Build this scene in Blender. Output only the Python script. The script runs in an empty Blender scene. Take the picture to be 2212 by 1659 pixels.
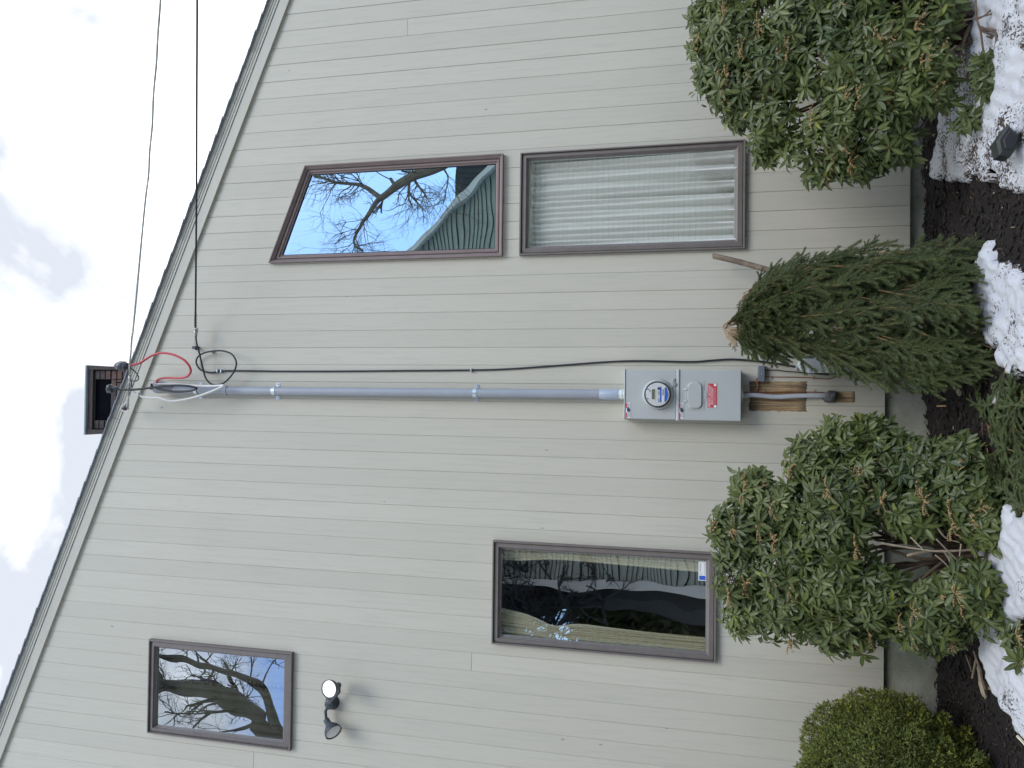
import bpy, math, random
import numpy as np
from mathutils import Vector, Matrix
random.seed(7); rng = np.random.default_rng(7)
SC = bpy.context.scene
COL = SC.collection

# ------------------------------------------------------------------ camera
CAMZ = 1.47; CD = 5.4                       # eye height, distance from the house wall (wall face is the plane Y = 0)
YAW, PIT, ROL, FPX = .01722, .22725, .00844, 3030/1.82278   # photo measured in a 2212 x 1659 raster
_f = Vector((math.sin(YAW)*math.cos(PIT), math.cos(YAW)*math.cos(PIT), math.sin(PIT)))
_r = Vector((math.cos(YAW), -math.sin(YAW), 0)); _u = _r.cross(_f)
_r, _u = _r*math.cos(ROL)+_u*math.sin(ROL), _u*math.cos(ROL)-_r*math.sin(ROL)
cam = bpy.data.objects.new('camera', bpy.data.cameras.new('camera')); COL.objects.link(cam)
cam.data.sensor_width = 36; cam.data.lens = 3030/4032*36; cam.data.clip_start = .05; cam.data.clip_end = 600
m = Matrix.Identity(4)                       # the picture was taken with the camera turned on its side
m.col[0] = (*(-_u), 0); m.col[1] = (*_r, 0); m.col[2] = (*(-_f), 0); m.col[3] = (0, -CD, CAMZ, 1)
cam.matrix_world = m
SC.camera = cam

# ------------------------------------------------------------------ sky and sun
SUN_EL, SUN_AZ = math.radians(48), math.radians(152)   # azimuth measured from +Y towards +X
w = bpy.data.worlds.new('World'); SC.world = w; w.use_nodes = True
nt = w.node_tree; nt.nodes.clear(); N = nt.nodes.new; LK = nt.links.new
out = N('ShaderNodeOutputWorld'); bg = N('ShaderNodeBackground'); bg.inputs[1].default_value = .1
sky = N('ShaderNodeTexSky'); sky.sky_type = 'NISHITA'; sky.sun_disc = False
sky.sun_elevation = SUN_EL; sky.sun_rotation = SUN_AZ
tc = N('ShaderNodeTexCoord'); mp = N('ShaderNodeMapping'); mp.inputs['Scale'].default_value = (1, 1, 1.7)
mp.inputs['Location'].default_value = (.35, .2, .9)
LK(tc.outputs['Generated'], mp.inputs['Vector'])
n1 = N('ShaderNodeTexNoise'); n1.inputs['Scale'].default_value = 4.6; n1.inputs['Detail'].default_value = 7; n1.inputs['Roughness'].default_value = .52
n1.inputs['Distortion'].default_value = .35
LK(mp.outputs[0], n1.inputs['Vector'])
r1 = N('ShaderNodeValToRGB'); e = r1.color_ramp.elements
e[0].position = .42; e[0].color = (5.0, 5.35, 5.95, 1); e[1].position = .66; e[1].color = (13.5, 13.3, 12.9, 1)
sx = N('ShaderNodeSeparateXYZ'); LK(tc.outputs['Generated'], sx.inputs[0])
ma = N('ShaderNodeMath'); ma.operation = 'MULTIPLY_ADD'; ma.inputs[1].default_value = .17       # brighter cloud towards the right of the house
LK(sx.outputs['X'], ma.inputs[0]); LK(n1.outputs['Fac'], ma.inputs[2]); LK(ma.outputs[0], r1.inputs['Fac'])
# broken cloud: blue sky on the far side of the street
n2 = N('ShaderNodeTexNoise'); n2.inputs['Scale'].default_value = 1.3; n2.inputs['Detail'].default_value = 4
LK(mp.outputs[0], n2.inputs['Vector'])
mb = N('ShaderNodeMath'); mb.operation = 'MULTIPLY_ADD'; mb.inputs[1].default_value = -.55
mc_ = N('ShaderNodeMath'); mc_.operation = 'MULTIPLY_ADD'; mc_.inputs[1].default_value = .35; LK(sx.outputs['X'], mc_.inputs[0]); LK(n2.outputs['Fac'], mc_.inputs[2])
LK(sx.outputs['Y'], mb.inputs[0]); LK(mc_.outputs[0], mb.inputs[2])
mr = N('ShaderNodeMapRange'); mr.interpolation_type = 'SMOOTHSTEP'; mr.inputs['From Min'].default_value = .72; mr.inputs['From Max'].default_value = .87
LK(mb.outputs[0], mr.inputs['Value'])
blue = N('ShaderNodeMix'); blue.data_type = 'RGBA'; blue.blend_type = 'MULTIPLY'; blue.inputs[0].default_value = 1
blue.inputs[7].default_value = (1.05, 1.3, 1.65, 1); LK(sky.outputs[0], blue.inputs[6])
mx = N('ShaderNodeMix'); mx.data_type = 'RGBA'
LK(mr.outputs[0], mx.inputs[0]); LK(r1.outputs[0], mx.inputs[6]); LK(blue.outputs[2], mx.inputs[7])
LK(mx.outputs[2], bg.inputs[0]); LK(bg.outputs[0], out.inputs[0])
sl = bpy.data.lights.new('sun', 'SUN'); sl.energy = 1.1; sl.angle = math.radians(28); sl.color = (1, .97, .92)
so = bpy.data.objects.new('sun', sl); COL.objects.link(so)
sd = Vector((math.sin(SUN_AZ)*math.cos(SUN_EL), math.cos(SUN_AZ)*math.cos(SUN_EL), math.sin(SUN_EL)))
so.rotation_euler = sd.to_track_quat('Z', 'Y').to_euler(); so.location = (6, -12, 14)
SC.view_settings.view_transform = 'Standard'; SC.view_settings.look = 'None'
SC.view_settings.exposure = .65; SC.view_settings.gamma = 1; SC.view_settings.use_curve_mapping = False
SC.render.engine = 'CYCLES'
SC.cycles.max_bounces = 8; SC.cycles.transparent_max_bounces = 12; SC.cycles.use_denoising = True

# ------------------------------------------------------------------ measuring helpers
def P(x, y, Y=0.):
    """the point on the vertical plane Y seen at photo position (x, y)"""
    d = _f*FPX + _r*(829.5-y) + _u*(1106-x)
    t = (CD+Y)/d.y
    return Vector((d.x*t, Y, d.z*t+CAMZ))
def ground_z(X, Y):
    a = .05*(X+.1) if X < -.1 else .012*(X+.1)
    return max(-.16, min(.03, a)) + .045*max(Y, -3)
def G(x, y, dz=0.):
    Y = -1.
    for _ in range(12):
        d = _f*FPX + _r*(829.5-y) + _u*(1106-x)
        p = P(x, y, Y); z = ground_z(p.x, Y)+dz
        t = (z-CAMZ)/d.z
        Y = Y*.3 + .7*(-CD + d.y*t)
    p = P(x, y, Y); return Vector((p.x, Y, ground_z(p.x, Y)+dz))
def ZM(nx, ny, nw, W=2212):
    s = nw/W/1.82278
    return lambda x, y: (nx/1.82278+x*s, ny/1.82278+y*s)
Z1 = ZM(0, 0, 1100); Z2 = ZM(250, 1200, 800); Z5 = ZM(2400, 1350, 1000); Z6 = ZM(2680, 0, 1352); Z7 = ZM(2700, 850, 1332)
Z8 = ZM(2700, 1600, 1332); ZB = ZM(2440, 1440, 500); ZC = ZM(2900, 1380, 500); ZF = ZM(500, 2450, 950); ZW3 = ZM(1850, 2050, 1050)
ZR = ZM(3100, 2400, 932); ZG3 = ZM(3500, 950, 532, 1765); ZG4 = ZM(3600, 1400, 432, 1792); ZG5 = ZM(3650, 1950, 382, 1152); ZG7 = ZM(3600, 2500, 432, 1368)
ZH = ZM(300, 1350, 300, 1422); ZG2 = ZM(3500, 350, 532, 2206); ZT = ZM(1000, 500, 1100); ZG6 = ZM(3600, 0, 432, 1792)

# ------------------------------------------------------------------ object helpers
def link(o, parent=None, label=None, cat=None, group=None, kind=None):
    COL.objects.link(o)
    if parent is not None:
        o.parent = parent
        if parent.type == 'EMPTY': o.matrix_parent_inverse = Matrix.Translation(-parent.location)
    for k, v in (('label', label), ('category', cat), ('group', group), ('kind', kind)):
        if v: o[k] = v
    return o
def empty(name, loc, label, cat, group=None, kind=None):
    o = bpy.data.objects.new(name, None); o.location = loc; o.empty_display_size = .1
    return link(o, None, label, cat, group, kind)
class MB:
    def __init__(s): s.v = []; s.f = []; s.mi = []; s.cur = 0; s.uv = None
    def add(s, vs, fs):
        b = len(s.v); s.v += [tuple(v) for v in vs]; s.f += [tuple(i+b for i in f) for f in fs]; s.mi += [s.cur]*len(fs)
    def box(s, a, b):
        (x0, y0, z0), (x1, y1, z1) = a, b
        s.add([(x0,y0,z0),(x1,y0,z0),(x1,y1,z0),(x0,y1,z0),(x0,y0,z1),(x1,y0,z1),(x1,y1,z1),(x0,y1,z1)],
              [(0,3,2,1),(4,5,6,7),(0,1,5,4),(1,2,6,5),(2,3,7,6),(3,0,4,7)])
    def bbox(s, a, b, r=.004):
        """box with chamfered front (min-Y) edges"""
        (x0, y0, z0), (x1, y1, z1) = a, b
        s.add([(x0,y1,z0),(x1,y1,z0),(x1,y1,z1),(x0,y1,z1),(x0,y0+r,z0),(x1,y0+r,z0),(x1,y0+r,z1),(x0,y0+r,z1),
               (x0+r,y0,z0+r),(x1-r,y0,z0+r),(x1-r,y0,z1-r),(x0+r,y0,z1-r)],
              [(0,3,2,1)[::-1]]+[(0,1,5,4),(1,2,6,5),(2,3,7,6),(3,0,4,7),(4,5,9,8),(5,6,10,9),(6,7,11,10),(7,4,8,11),(8,9,10,11)])
    def prism(s, poly, y0, y1, r=0.):
        """poly [(X,Z)] counter-clockwise seen from the front; y0 front, y1 back"""
        n = len(poly); c = np.mean(np.array(poly), 0)
        ins = [tuple(np.array(p)+(c-np.array(p))/max(1e-6, np.linalg.norm(c-np.array(p)))*r) for p in poly]
        vs = [(p[0], y1, p[1]) for p in poly]+[(p[0], y0+r, p[1]) for p in poly]+[(p[0], y0, p[1]) for p in ins]
        fs = [tuple(range(n))[::-1], tuple(range(2*n, 3*n))]
        for i in range(n):
            j = (i+1) % n; fs += [(i, j, n+j, n+i), (n+i, n+j, 2*n+j, 2*n+i)]
        s.add(vs, fs)
    def tube(s, pts, r, k=10, cap=True, flat=1.):
        pts = [Vector(p) for p in pts]; n = len(pts)
        rs = r if isinstance(r, (list, tuple, np.ndarray)) else [r]*n
        T = [(pts[min(i+1, n-1)]-pts[max(i-1, 0)]).normalized() for i in range(n)]
        a = T[0].orthogonal().normalized()
        vs = []
        for i in range(n):
            a = (a-T[i]*a.dot(T[i])).normalized(); b = T[i].cross(a)
            for j in range(k):
                q = 2*math.pi*j/k; vs.append(pts[i]+(a*math.cos(q)+b*math.sin(q)*flat)*rs[i])
        fs = []
        for i in range(n-1):
            for j in range(k):
                l = (j+1) % k; fs.append((i*k+j, i*k+l, (i+1)*k+l, (i+1)*k+j))
        if cap: fs += [tuple(range(k))[::-1], tuple((n-1)*k+j for j in range(k))]
        s.add(vs, fs)
    def lathe(s, o, axis, prof, k=24):
        """prof [(radius, distance along axis)]"""
        o = Vector(o); ax = Vector(axis).normalized(); a = ax.orthogonal().normalized(); b = ax.cross(a)
        vs = []; fs = []
        for r, h in prof:
            for j in range(k):
                q = 2*math.pi*j/k; vs.append(o+ax*h+(a*math.cos(q)+b*math.sin(q))*r)
        for i in range(len(prof)-1):
            for j in range(k):
                l = (j+1) % k; fs.append((i*k+j, i*k+l, (i+1)*k+l, (i+1)*k+j))
        fs += [tuple(range(k))[::-1], tuple((len(prof)-1)*k+j for j in range(k))]
        s.add(vs, fs)
    def blob(s, c, R, seed=0, amp=.15, k=14, rows=9):
        rn = random.Random(seed); ph = [rn.uniform(0, 6.28) for _ in range(6)]
        vs = [];
        for i in range(rows+1):
            th = math.pi*i/rows
            for j in range(k):
                q = 2*math.pi*j/k
                d = Vector((math.sin(th)*math.cos(q), math.sin(th)*math.sin(q), math.cos(th)))
                t = 1+amp*(math.sin(3*d.x+ph[0])*math.sin(4*d.y+ph[1])+.6*math.sin(7*d.z+ph[2]+3*d.x)+.3*math.sin(11*d.y+ph[3]))
                vs.append(Vector(c)+Vector((d.x*R[0], d.y*R[1], d.z*R[2]))*t)
        fs = []
        for i in range(rows):
            for j in range(k):
                l = (j+1) % k; fs.append((i*k+j, (i+1)*k+j, (i+1)*k+l, i*k+l))
        s.add(vs, fs)
    def build(s, name, mat, parent=None, smooth=False, origin=False, **kw):
        v = np.array(s.v, float)
        me = bpy.data.meshes.new(name)
        c = Vector((0, 0, 0))
        if origin: c = Vector(v.mean(0)); c.z = float(v[:, 2].min()); v = v-np.array(c)
        me.from_pydata(v.tolist(), [], s.f)
        for mm in (mat if isinstance(mat, list) else [mat]): me.materials.append(mm)
        me.polygons.foreach_set('material_index', s.mi)
        if smooth: me.polygons.foreach_set('use_smooth', [True]*len(s.f))
        me.update()
        o = bpy.data.objects.new(name, me); o.location = c
        if smooth and smooth != 'all':
            me.set_sharp_from_angle(angle=math.radians(40))
        return link(o, parent, **kw)
def arr_mesh(name, V, F, mats, uv=None, tint=None, smooth=True, mi=None):
    me = bpy.data.meshes.new(name); V = np.asarray(V, np.float32); F = np.asarray(F, np.int32); k = F.shape[1]
    me.vertices.add(len(V)); me.vertices.foreach_set('co', V.ravel())
    me.loops.add(F.size); me.loops.foreach_set('vertex_index', F.ravel())
    me.polygons.add(len(F)); me.polygons.foreach_set('loop_start', np.arange(0, F.size, k, dtype=np.int32))
    me.update(calc_edges=True)
    for mm in mats: me.materials.append(mm)
    if mi is not None: me.polygons.foreach_set('material_index', np.asarray(mi, np.int32))
    if smooth: me.polygons.foreach_set('use_smooth', np.ones(len(F), bool))
    if uv is not None:
        l = me.uv_layers.new(name='UVMap'); l.data.foreach_set('uv', np.asarray(uv, np.float32)[F.ravel()].ravel())
    if tint is not None:
        a = me.attributes.new('tint', 'FLOAT', 'POINT'); a.data.foreach_set('value', np.asarray(tint, np.float32))
    me.validate(); me.update()
    return me
def smooth_path(pts, per=8):
    p = [Vector(q) for q in pts]; p = [p[0]*2-p[1]]+p+[p[-1]*2-p[-2]]; o = []
    for i in range(1, len(p)-2):
        for k in range(per):
            t = k/per; a, b, c, d = p[i-1], p[i], p[i+1], p[i+2]
            o.append(.5*((2*b)+(c-a)*t+(2*a-5*b+4*c-d)*t*t+(3*b-a-3*c+d)*t**3))
    o.append(p[-2]); return o

# ------------------------------------------------------------------ materials
def nodes(name):
    mt = bpy.data.materials.new(name); mt.use_nodes = True; t = mt.node_tree
    return mt, t, t.nodes['Principled BSDF'], t.nodes.new, t.links.new
def mixc(t, a, b, fac, mode='MIX'):
    n = t.nodes.new('ShaderNodeMix'); n.data_type = 'RGBA'; n.blend_type = mode
    for i, v in ((0, fac), (6, a), (7, b)):
        if isinstance(v, (int, float)): n.inputs[i].default_value = v
        elif isinstance(v, tuple): n.inputs[i].default_value = (*v[:3], 1)
        else: t.links.new(v, n.inputs[i])
    return n.outputs[2]
def math_(t, op, a, b=None, c=None):
    n = t.nodes.new('ShaderNodeMath'); n.operation = op
    for i, v in enumerate((a, b, c)):
        if v is None: continue
        if isinstance(v, (int, float)): n.inputs[i].default_value = v
        else: t.links.new(v, n.inputs[i])
    return n.outputs[0]
def noise(t, scale, detail=4, rough=.5, vec=None, stretch=None):
    n = t.nodes.new('ShaderNodeTexNoise'); n.inputs['Scale'].default_value = scale; n.inputs['Detail'].default_value = detail; n.inputs['Roughness'].default_value = rough
    if vec is None: vec = t.nodes.new('ShaderNodeTexCoord').outputs['Object']
    if stretch:
        mp = t.nodes.new('ShaderNodeMapping'); mp.inputs['Scale'].default_value = stretch; t.links.new(vec, mp.inputs[0]); vec = mp.outputs[0]
    t.links.new(vec, n.inputs['Vector']); return n.outputs['Fac']
def ramp(t, v, a, b, c0=(0, 0, 0), c1=(1, 1, 1)):
    n = t.nodes.new('ShaderNodeValToRGB'); e = n.color_ramp.elements
    e[0].position = a; e[1].position = b; e[0].color = (*c0, 1); e[1].color = (*c1, 1)
    t.links.new(v, n.inputs[0]); return n.outputs[0]
def bump(t, bs, h, strength=.3, dist=.005):
    n = t.nodes.new('ShaderNodeBump'); n.inputs['Strength'].default_value = strength; n.inputs['Distance'].default_value = dist
    t.links.new(h, n.inputs['Height']); t.links.new(n.outputs[0], bs.inputs['Normal'])
def mat(name, col, rough=.6, metal=0, var=.12, vs=8, bp=.15, bs_=60, stretch=None, spec=.5, bd=.002):
    mt, t, b, N, L = nodes(name)
    n = noise(t, vs, 5, .6, stretch=stretch)
    c = mixc(t, tuple(x*(1-var) for x in col), tuple(min(1, x*(1+var)) for x in col), ramp(t, n, .3, .7))
    L(c, b.inputs['Base Color']); b.inputs['Roughness'].default_value = rough; b.inputs['Metallic'].default_value = metal
    b.inputs['Specular IOR Level'].default_value = spec
    if bp: bump(t, b, noise(t, bs_, 3, .6, stretch=stretch), bp, bd)
    return mt

# painted siding, with the raw timber left bare where old equipment came off
WOOD = []
for (xa, ya, xb, yb) in ((220, 545, 1225, 1050), (1690, 715, 2060, 905)):
    p, q = P(*ZC(xa, yb)), P(*ZC(xb, ya)); WOOD.append(((p.x+q.x)/2, (p.z+q.z)/2, (q.x-p.x)/2, (p.z-q.z)/2))
def siding_mat():
    mt, t, b, N, L = nodes('siding_paint')
    tc = N('ShaderNodeTexCoord').outputs['Object']; oi = N('ShaderNodeObjectInfo').outputs['Random']
    base = mixc(t, (.492, .466, .384), (.548, .520, .434), noise(t, 1.3, 5, .6, tc, (1.5, 1, .5)))
    base = mixc(t, base, mixc(t, (.93, .93, .93), (1.05, 1.05, 1.05), oi), .55, 'MULTIPLY')
    st = noise(t, 9, 5, .65, tc, (5, 1, .25))                                       # brush and grain streaks along the boards
    base = mixc(t, base, (.41, .405, .345), math_(t, 'MULTIPLY', ramp(t, st, .5, .72), .5))
    v = N('ShaderNodeTexVoronoi'); v.inputs['Scale'].default_value = 2.6; v.feature = 'F1'
    mp = N('ShaderNodeMapping'); mp.inputs['Scale'].default_value = (1.7, 1, .8); L(tc, mp.inputs[0]); L(mp.outputs[0], v.inputs['Vector'])
    kn = math_(t, 'LESS_THAN', math_(t, 'ADD', v.outputs['Distance'], math_(t, 'MULTIPLY', noise(t, 70, 2, .5, tc), .03)), .047)
    base = mixc(t, base, (.24, .235, .20), math_(t, 'MULTIPLY', kn, .65))
    sp = N('ShaderNodeSeparateXYZ'); L(tc, sp.inputs[0])
    wob = noise(t, 14, 4, .7, tc, (1, 1, 2.2)); col = base; rgh = .55; masks = []
    grain = noise(t, 1, 4, .8, tc, (60, 1, 1.6)); g2 = noise(t, 7, 4, .6, tc, (2, 1, 1))
    wood = mixc(t, (.19, .115, .055), (.50, .37, .21), ramp(t, grain, .40, .60))
    wood = mixc(t, wood, (.07, .045, .028), math_(t, 'MULTIPLY', ramp(t, g2, .5, .8), .75))
    for cx, cz, hw, hh in WOOD:
        ax = math_(t, 'DIVIDE', math_(t, 'ABSOLUTE', math_(t, 'SUBTRACT', sp.outputs[0], cx)), hw)
        az = math_(t, 'DIVIDE', math_(t, 'ABSOLUTE', math_(t, 'SUBTRACT', sp.outputs[2], cz)), hh)
        mm = math_(t, 'MAXIMUM', ax, az)
        mk = math_(t, 'LESS_THAN', math_(t, 'ADD', mm, math_(t, 'MULTIPLY', math_(t, 'SUBTRACT', wob, .5), .28)), 1)
        edge = ramp(t, az, .62, 1.0)
        col = mixc(t, col, mixc(t, wood, (.06, .042, .03), math_(t, 'MULTIPLY', edge, math_(t, 'MULTIPLY', g2, 1.7))), mk); masks.append(mk)
    L(col, b.inputs['Base Color'])
    L(math_(t, 'ADD', math_(t, 'MULTIPLY', math_(t, 'MAXIMUM', *masks), .3), .58), b.inputs['Roughness'])
    b.inputs['Specular IOR Level'].default_value = .35
    hh = math_(t, 'ADD', math_(t, 'MULTIPLY', noise(t, 26, 5, .6, tc, (2.5, 1, .35)), 1), math_(t, 'MULTIPLY', kn, -.5))
    bump(t, b, hh, .3, .004)
    return mt
M_SID = siding_mat()
M_TRIM = mat('rake_paint', (.47, .452, .375), .55, var=.05, vs=3, stretch=(.4, 1, 3), bs_=30)
M_FRAME = mat('taupe_window_frame', (.165, .142, .128), .5, var=.10, vs=14, bp=.05)
M_FRAME2 = mat('mauve_brown_window_frame', (.205, .155, .142), .6, var=.12, vs=20, bp=.2, stretch=(1, 1, .4))
M_GAP = mat('black_gasket', (.012, .011, .011), .8, var=.1)
M_SPACER = mat('bright_spacer', (.62, .66, .67), .35, .3, var=.04)
M_CONC = None
def conc():
    mt, t, b, N, L = nodes('foundation_concrete')
    tc = N('ShaderNodeTexCoord').outputs['Object']
    c = mixc(t, (.30, .30, .245), (.44, .435, .37), ramp(t, noise(t, 5, 6, .65, tc), .3, .7))
    c = mixc(t, c, (.17, .20, .11), math_(t, 'MULTIPLY', ramp(t, noise(t, 2.2, 4, .6, tc, (1, 1, 2)), .45, .75), .75))
    pit = noise(t, 55, 3, .7, tc, (1, 1, .6)); c = mixc(t, c, (.09, .09, .07), math_(t, 'MULTIPLY', ramp(t, pit, .62, .72), .7))
    L(c, b.inputs['Base Color']); b.inputs['Roughness'].default_value = .95
    bump(t, b, math_(t, 'ADD', pit, noise(t, 160, 2, .5, tc)), .7, .006); return mt
M_CONC = conc()
M_SHING = mat('roof_shingle', (.24, .265, .30), .9, var=.25, vs=40, bp=.6, bs_=200, bd=.004)
M_BRICK = mat('chimney_brick', (.105, .062, .048), .9, var=.35, vs=16, bp=.5, bs_=90, bd=.004)
M_BRICK2 = mat('chimney_brick_dark', (.055, .042, .038), .9, var=.3, vs=14, bp=.5, bs_=90, bd=.004)  # darker brick tone, used on the piers and mostly in the top courses
M_MORTAR = mat('chimney_mortar', (.12, .105, .095), .95, var=.2, vs=20)
M_FLUE = mat('flue_shade', (.006, .006, .008), .95, var=.2, spec=0)
M_CAP = mat('chimney_crown', (.26, .30, .31), .8, var=.2, vs=6)
M_PVC = mat('grey_pvc', (.31, .33, .36), .42, var=.05, vs=5, bp=.03)
M_PVC2 = mat('light_grey_pvc', (.33, .38, .45), .4, var=.05, vs=5, bp=.03)
M_GALV = mat('galvanised_steel', (.55, .60, .64), .35, .75, var=.15, vs=60, bp=.05)
M_CAB = mat('grey_enamel_cabinet', (.43, .445, .43), .38, var=.03, vs=3, bp=.02, bs_=20)
M_CABD = mat('grey_enamel_cabinet_lit_edge', (.52, .54, .53), .36, var=.03, vs=3, bp=.02)  # enamel lightened to paint in the light on raised edges
M_BLK = mat('black_rubber', (.018, .019, .022), .5, var=.2, bp=.1)
M_TAPE = mat('black_friction_tape', (.05, .055, .062), .38, var=.5, vs=40, bp=.7, bs_=45, bd=.004)
M_RED = mat('red_insulation', (.52, .065, .075), .4, var=.08, bp=.05)
M_WHT = mat('white_insulation', (.66, .65, .60), .45, var=.05, bp=.05)
M_DROP = mat('weathered_drop_cable', (.34, .36, .345), .55, var=.25, vs=30)
M_ALU = mat('aluminium', (.5, .5, .48), .4, .8, var=.2, vs=50)
M_SEC = mat('grey_service_cable', (.44, .46, .49), .5, var=.12, vs=25, bp=.25, bs_=35, bd=.004)
M_PUTTY = mat('duct_seal_putty', (.085, .088, .09), .85, var=.3, vs=30, bp=.8, bs_=40, bd=.008)
M_COP = mat('copper_wire', (.28, .10, .055), .5, .4, var=.3, vs=50)
M_ORG = mat('orange_wire', (.50, .20, .08), .6, var=.3, vs=80)
M_GBOX = mat('blue_grey_plastic', (.16, .18, .215), .45, var=.05)
M_WPL = mat('white_plastic', (.62, .66, .64), .4, var=.05)
M_STW = mat('sticker_white', (.78, .79, .80), .4, var=.02, bp=0)
M_STR = mat('sticker_red', (.55, .035, .045), .4, var=.03, bp=0)
M_STB = mat('sticker_blue', (.03, .12, .52), .4, var=.03, bp=0)
M_INK = mat('ink_dark', (.05, .055, .07), .5, var=0, bp=0)
M_INKG = mat('ink_grey', (.34, .35, .38), .5, var=0, bp=0)
M_INKP = mat('ink_pink', (.75, .42, .42), .5, var=0, bp=0)
M_LCD = mat('meter_display', (.16, .15, .085), .3, var=.1, bp=0)
M_FACE = mat('meter_face', (.70, .69, .65), .45, var=.03, bp=0)
M_LAMP = mat('floodlight_bronze', (.045, .055, .065), .45, var=.25, vs=40, bp=.15)
M_LENS = mat('lamp_glass_front', (.88, .88, .86), .12, var=.08, vs=30, bp=.2, bs_=25)
M_BARK = mat('shrub_bark', (.115, .082, .055), .9, var=.4, vs=25, bp=.6, bs_=80, bd=.004)
M_TRUNK = mat('cut_tree_trunk', (.17, .13, .095), .9, var=.45, vs=14, bp=1, bs_=50, bd=.006, stretch=(1, 1, 1))
M_TWIG = mat('fir_twig', (.19, .12, .055), .85, var=.3, vs=30, bp=.2)
M_SHOOT = mat('young_shoot', (.17, .10, .045), .7, var=.3, vs=30, bp=0)
M_BUD = mat('pieris_bud', (.33, .225, .10), .75, var=.35, vs=60, bp=0)
M_STONE = mat('pale_stone', (.33, .30, .21), .9, var=.3, vs=22, bp=.8, bs_=30, bd=.01)
M_PAPER = mat('crumpled_paper', (.34, .345, .35), .7, var=.35, vs=22, bp=.8, bs_=30, bd=.01)
M_DEAD = mat('dead_leaf', (.27, .11, .03), .8, var=.35, vs=30, bp=.3)
M_DEAD2 = mat('pale_dead_leaf', (.40, .31, .16), .8, var=.3, vs=30, bp=.3)

def glass_mat(name, refl, tint, trans, wob=.02):
    mt = bpy.data.materials.new(name); mt.use_nodes = True; t = mt.node_tree; t.nodes.clear(); N = t.nodes.new; L = t.links.new
    o = N('ShaderNodeOutputMaterial'); mx = N('ShaderNodeMixShader'); tr = N('ShaderNodeBsdfTransparent'); gl = N('ShaderNodeBsdfGlossy')
    gl.inputs['Roughness'].default_value = 0.0; gl.inputs['Color'].default_value = (*tint, 1); tr.inputs['Color'].default_value = (*trans, 1)
    ge = N('ShaderNodeNewGeometry'); dt = N('ShaderNodeVectorMath'); dt.operation = 'DOT_PRODUCT'; L(ge.outputs['Normal'], dt.inputs[0]); L(ge.outputs['Incoming'], dt.inputs[1])
    fr = math_(t, 'POWER', math_(t, 'SUBTRACT', 1., math_(t, 'ABSOLUTE', dt.outputs['Value'])), 5.)      # Schlick, the same from either side
    f = math_(t, 'MINIMUM', math_(t, 'ADD', fr, refl), 1.)
    bp = N('ShaderNodeBump'); bp.inputs['Strength'].default_value = wob; bp.inputs['Distance'].default_value = .1
    L(noise(t, 2.2, 1, .4), bp.inputs['Height']); L(bp.outputs[0], gl.inputs['Normal'])
    L(f, mx.inputs[0]); L(tr.outputs[0], mx.inputs[1]); L(gl.outputs[0], mx.inputs[2]); L(mx.outputs[0], o.inputs[0]); return mt
M_GL1 = glass_mat('coated_blue_glass', .66, (.74, .93, 1.0), (.3, .4, .5))
M_GL2 = glass_mat('window_glass', .22, (.96, 1, .98), (.97, .98, .96), .01)
M_GL3 = glass_mat('window_glass_dark', .36, (.88, .94, 1), (.93, .95, .92), .035); M_GL4 = glass_mat('window_glass_upper', .50, (.84, .92, 1), (.8, .84, .8), .03)
M_GLM = glass_mat('meter_glass', .05, (1, 1, 1), (.92, .93, .95), 0)

def leaf_mat(name, c0, c1, mid, rough=.36, spec=.5):
    mt, t, b, N, L = nodes(name)
    at = N('ShaderNodeAttribute'); at.attribute_name = 'tint'; oi = N('ShaderNodeObjectInfo').outputs['Random']
    sep_ = math_(t, 'LESS_THAN', at.outputs['Fac'], 0.)      # single leaves take their tint from the object
    f = math_(t, 'ADD', math_(t, 'MULTIPLY', sep_, math_(t, 'ADD', math_(t, 'MULTIPLY', oi, .62), 1.05)), at.outputs['Fac'])
    n = t.nodes.new('ShaderNodeValToRGB'); e = n.color_ramp.elements; e[0].color = (*c0, 1); e[1].color = (*c1, 1)
    x = e.new(.93); x.color = (*[v*1.1 for v in c1], 1); e[-1].position = 1; e[-1].color = (.22, .24, .05, 1); L(f, n.inputs[0])
    uv = N('ShaderNodeUVMap').outputs[0]; sp = N('ShaderNodeSeparateXYZ'); L(uv, sp.inputs[0])
    d = math_(t, 'ABSOLUTE', math_(t, 'SUBTRACT', sp.outputs[1], .5))
    c = mixc(t, n.outputs[0], mid, math_(t, 'MULTIPLY', math_(t, 'LESS_THAN', d, .055), .75))
    geo = N('ShaderNodeNewGeometry'); c = mixc(t, c, (.10, .14, .06), math_(t, 'MULTIPLY', geo.outputs['Backfacing'], .6))
    L(c, b.inputs['Base Color']); b.inputs['Roughness'].default_value = rough; b.inputs['Specular IOR Level'].default_value = spec
    tr = N('ShaderNodeBsdfTranslucent'); L(mixc(t, c, (.16, .22, .03), .5), tr.inputs[0]); ms = N('ShaderNodeMixShader'); ms.inputs[0].default_value = .16
    o = t.nodes['Material Output']; L(b.outputs[0], ms.inputs[1]); L(tr.outputs[0], ms.inputs[2]); L(ms.outputs[0], o.inputs[0]); return mt
M_LEAF = leaf_mat('pieris_leaf', (.036, .058, .015), (.118, .146, .037), (.20, .22, .09), .40, .38)
M_LEAFY = leaf_mat('pieris_leaf_yellowish', (.06, .095, .028), (.12, .15, .04), (.2, .2, .08))
M_BOX = leaf_mat('clipped_shrub_leaf', (.10, .11, .018), (.27, .265, .045), (.14, .16, .03), .6, .15)
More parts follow.
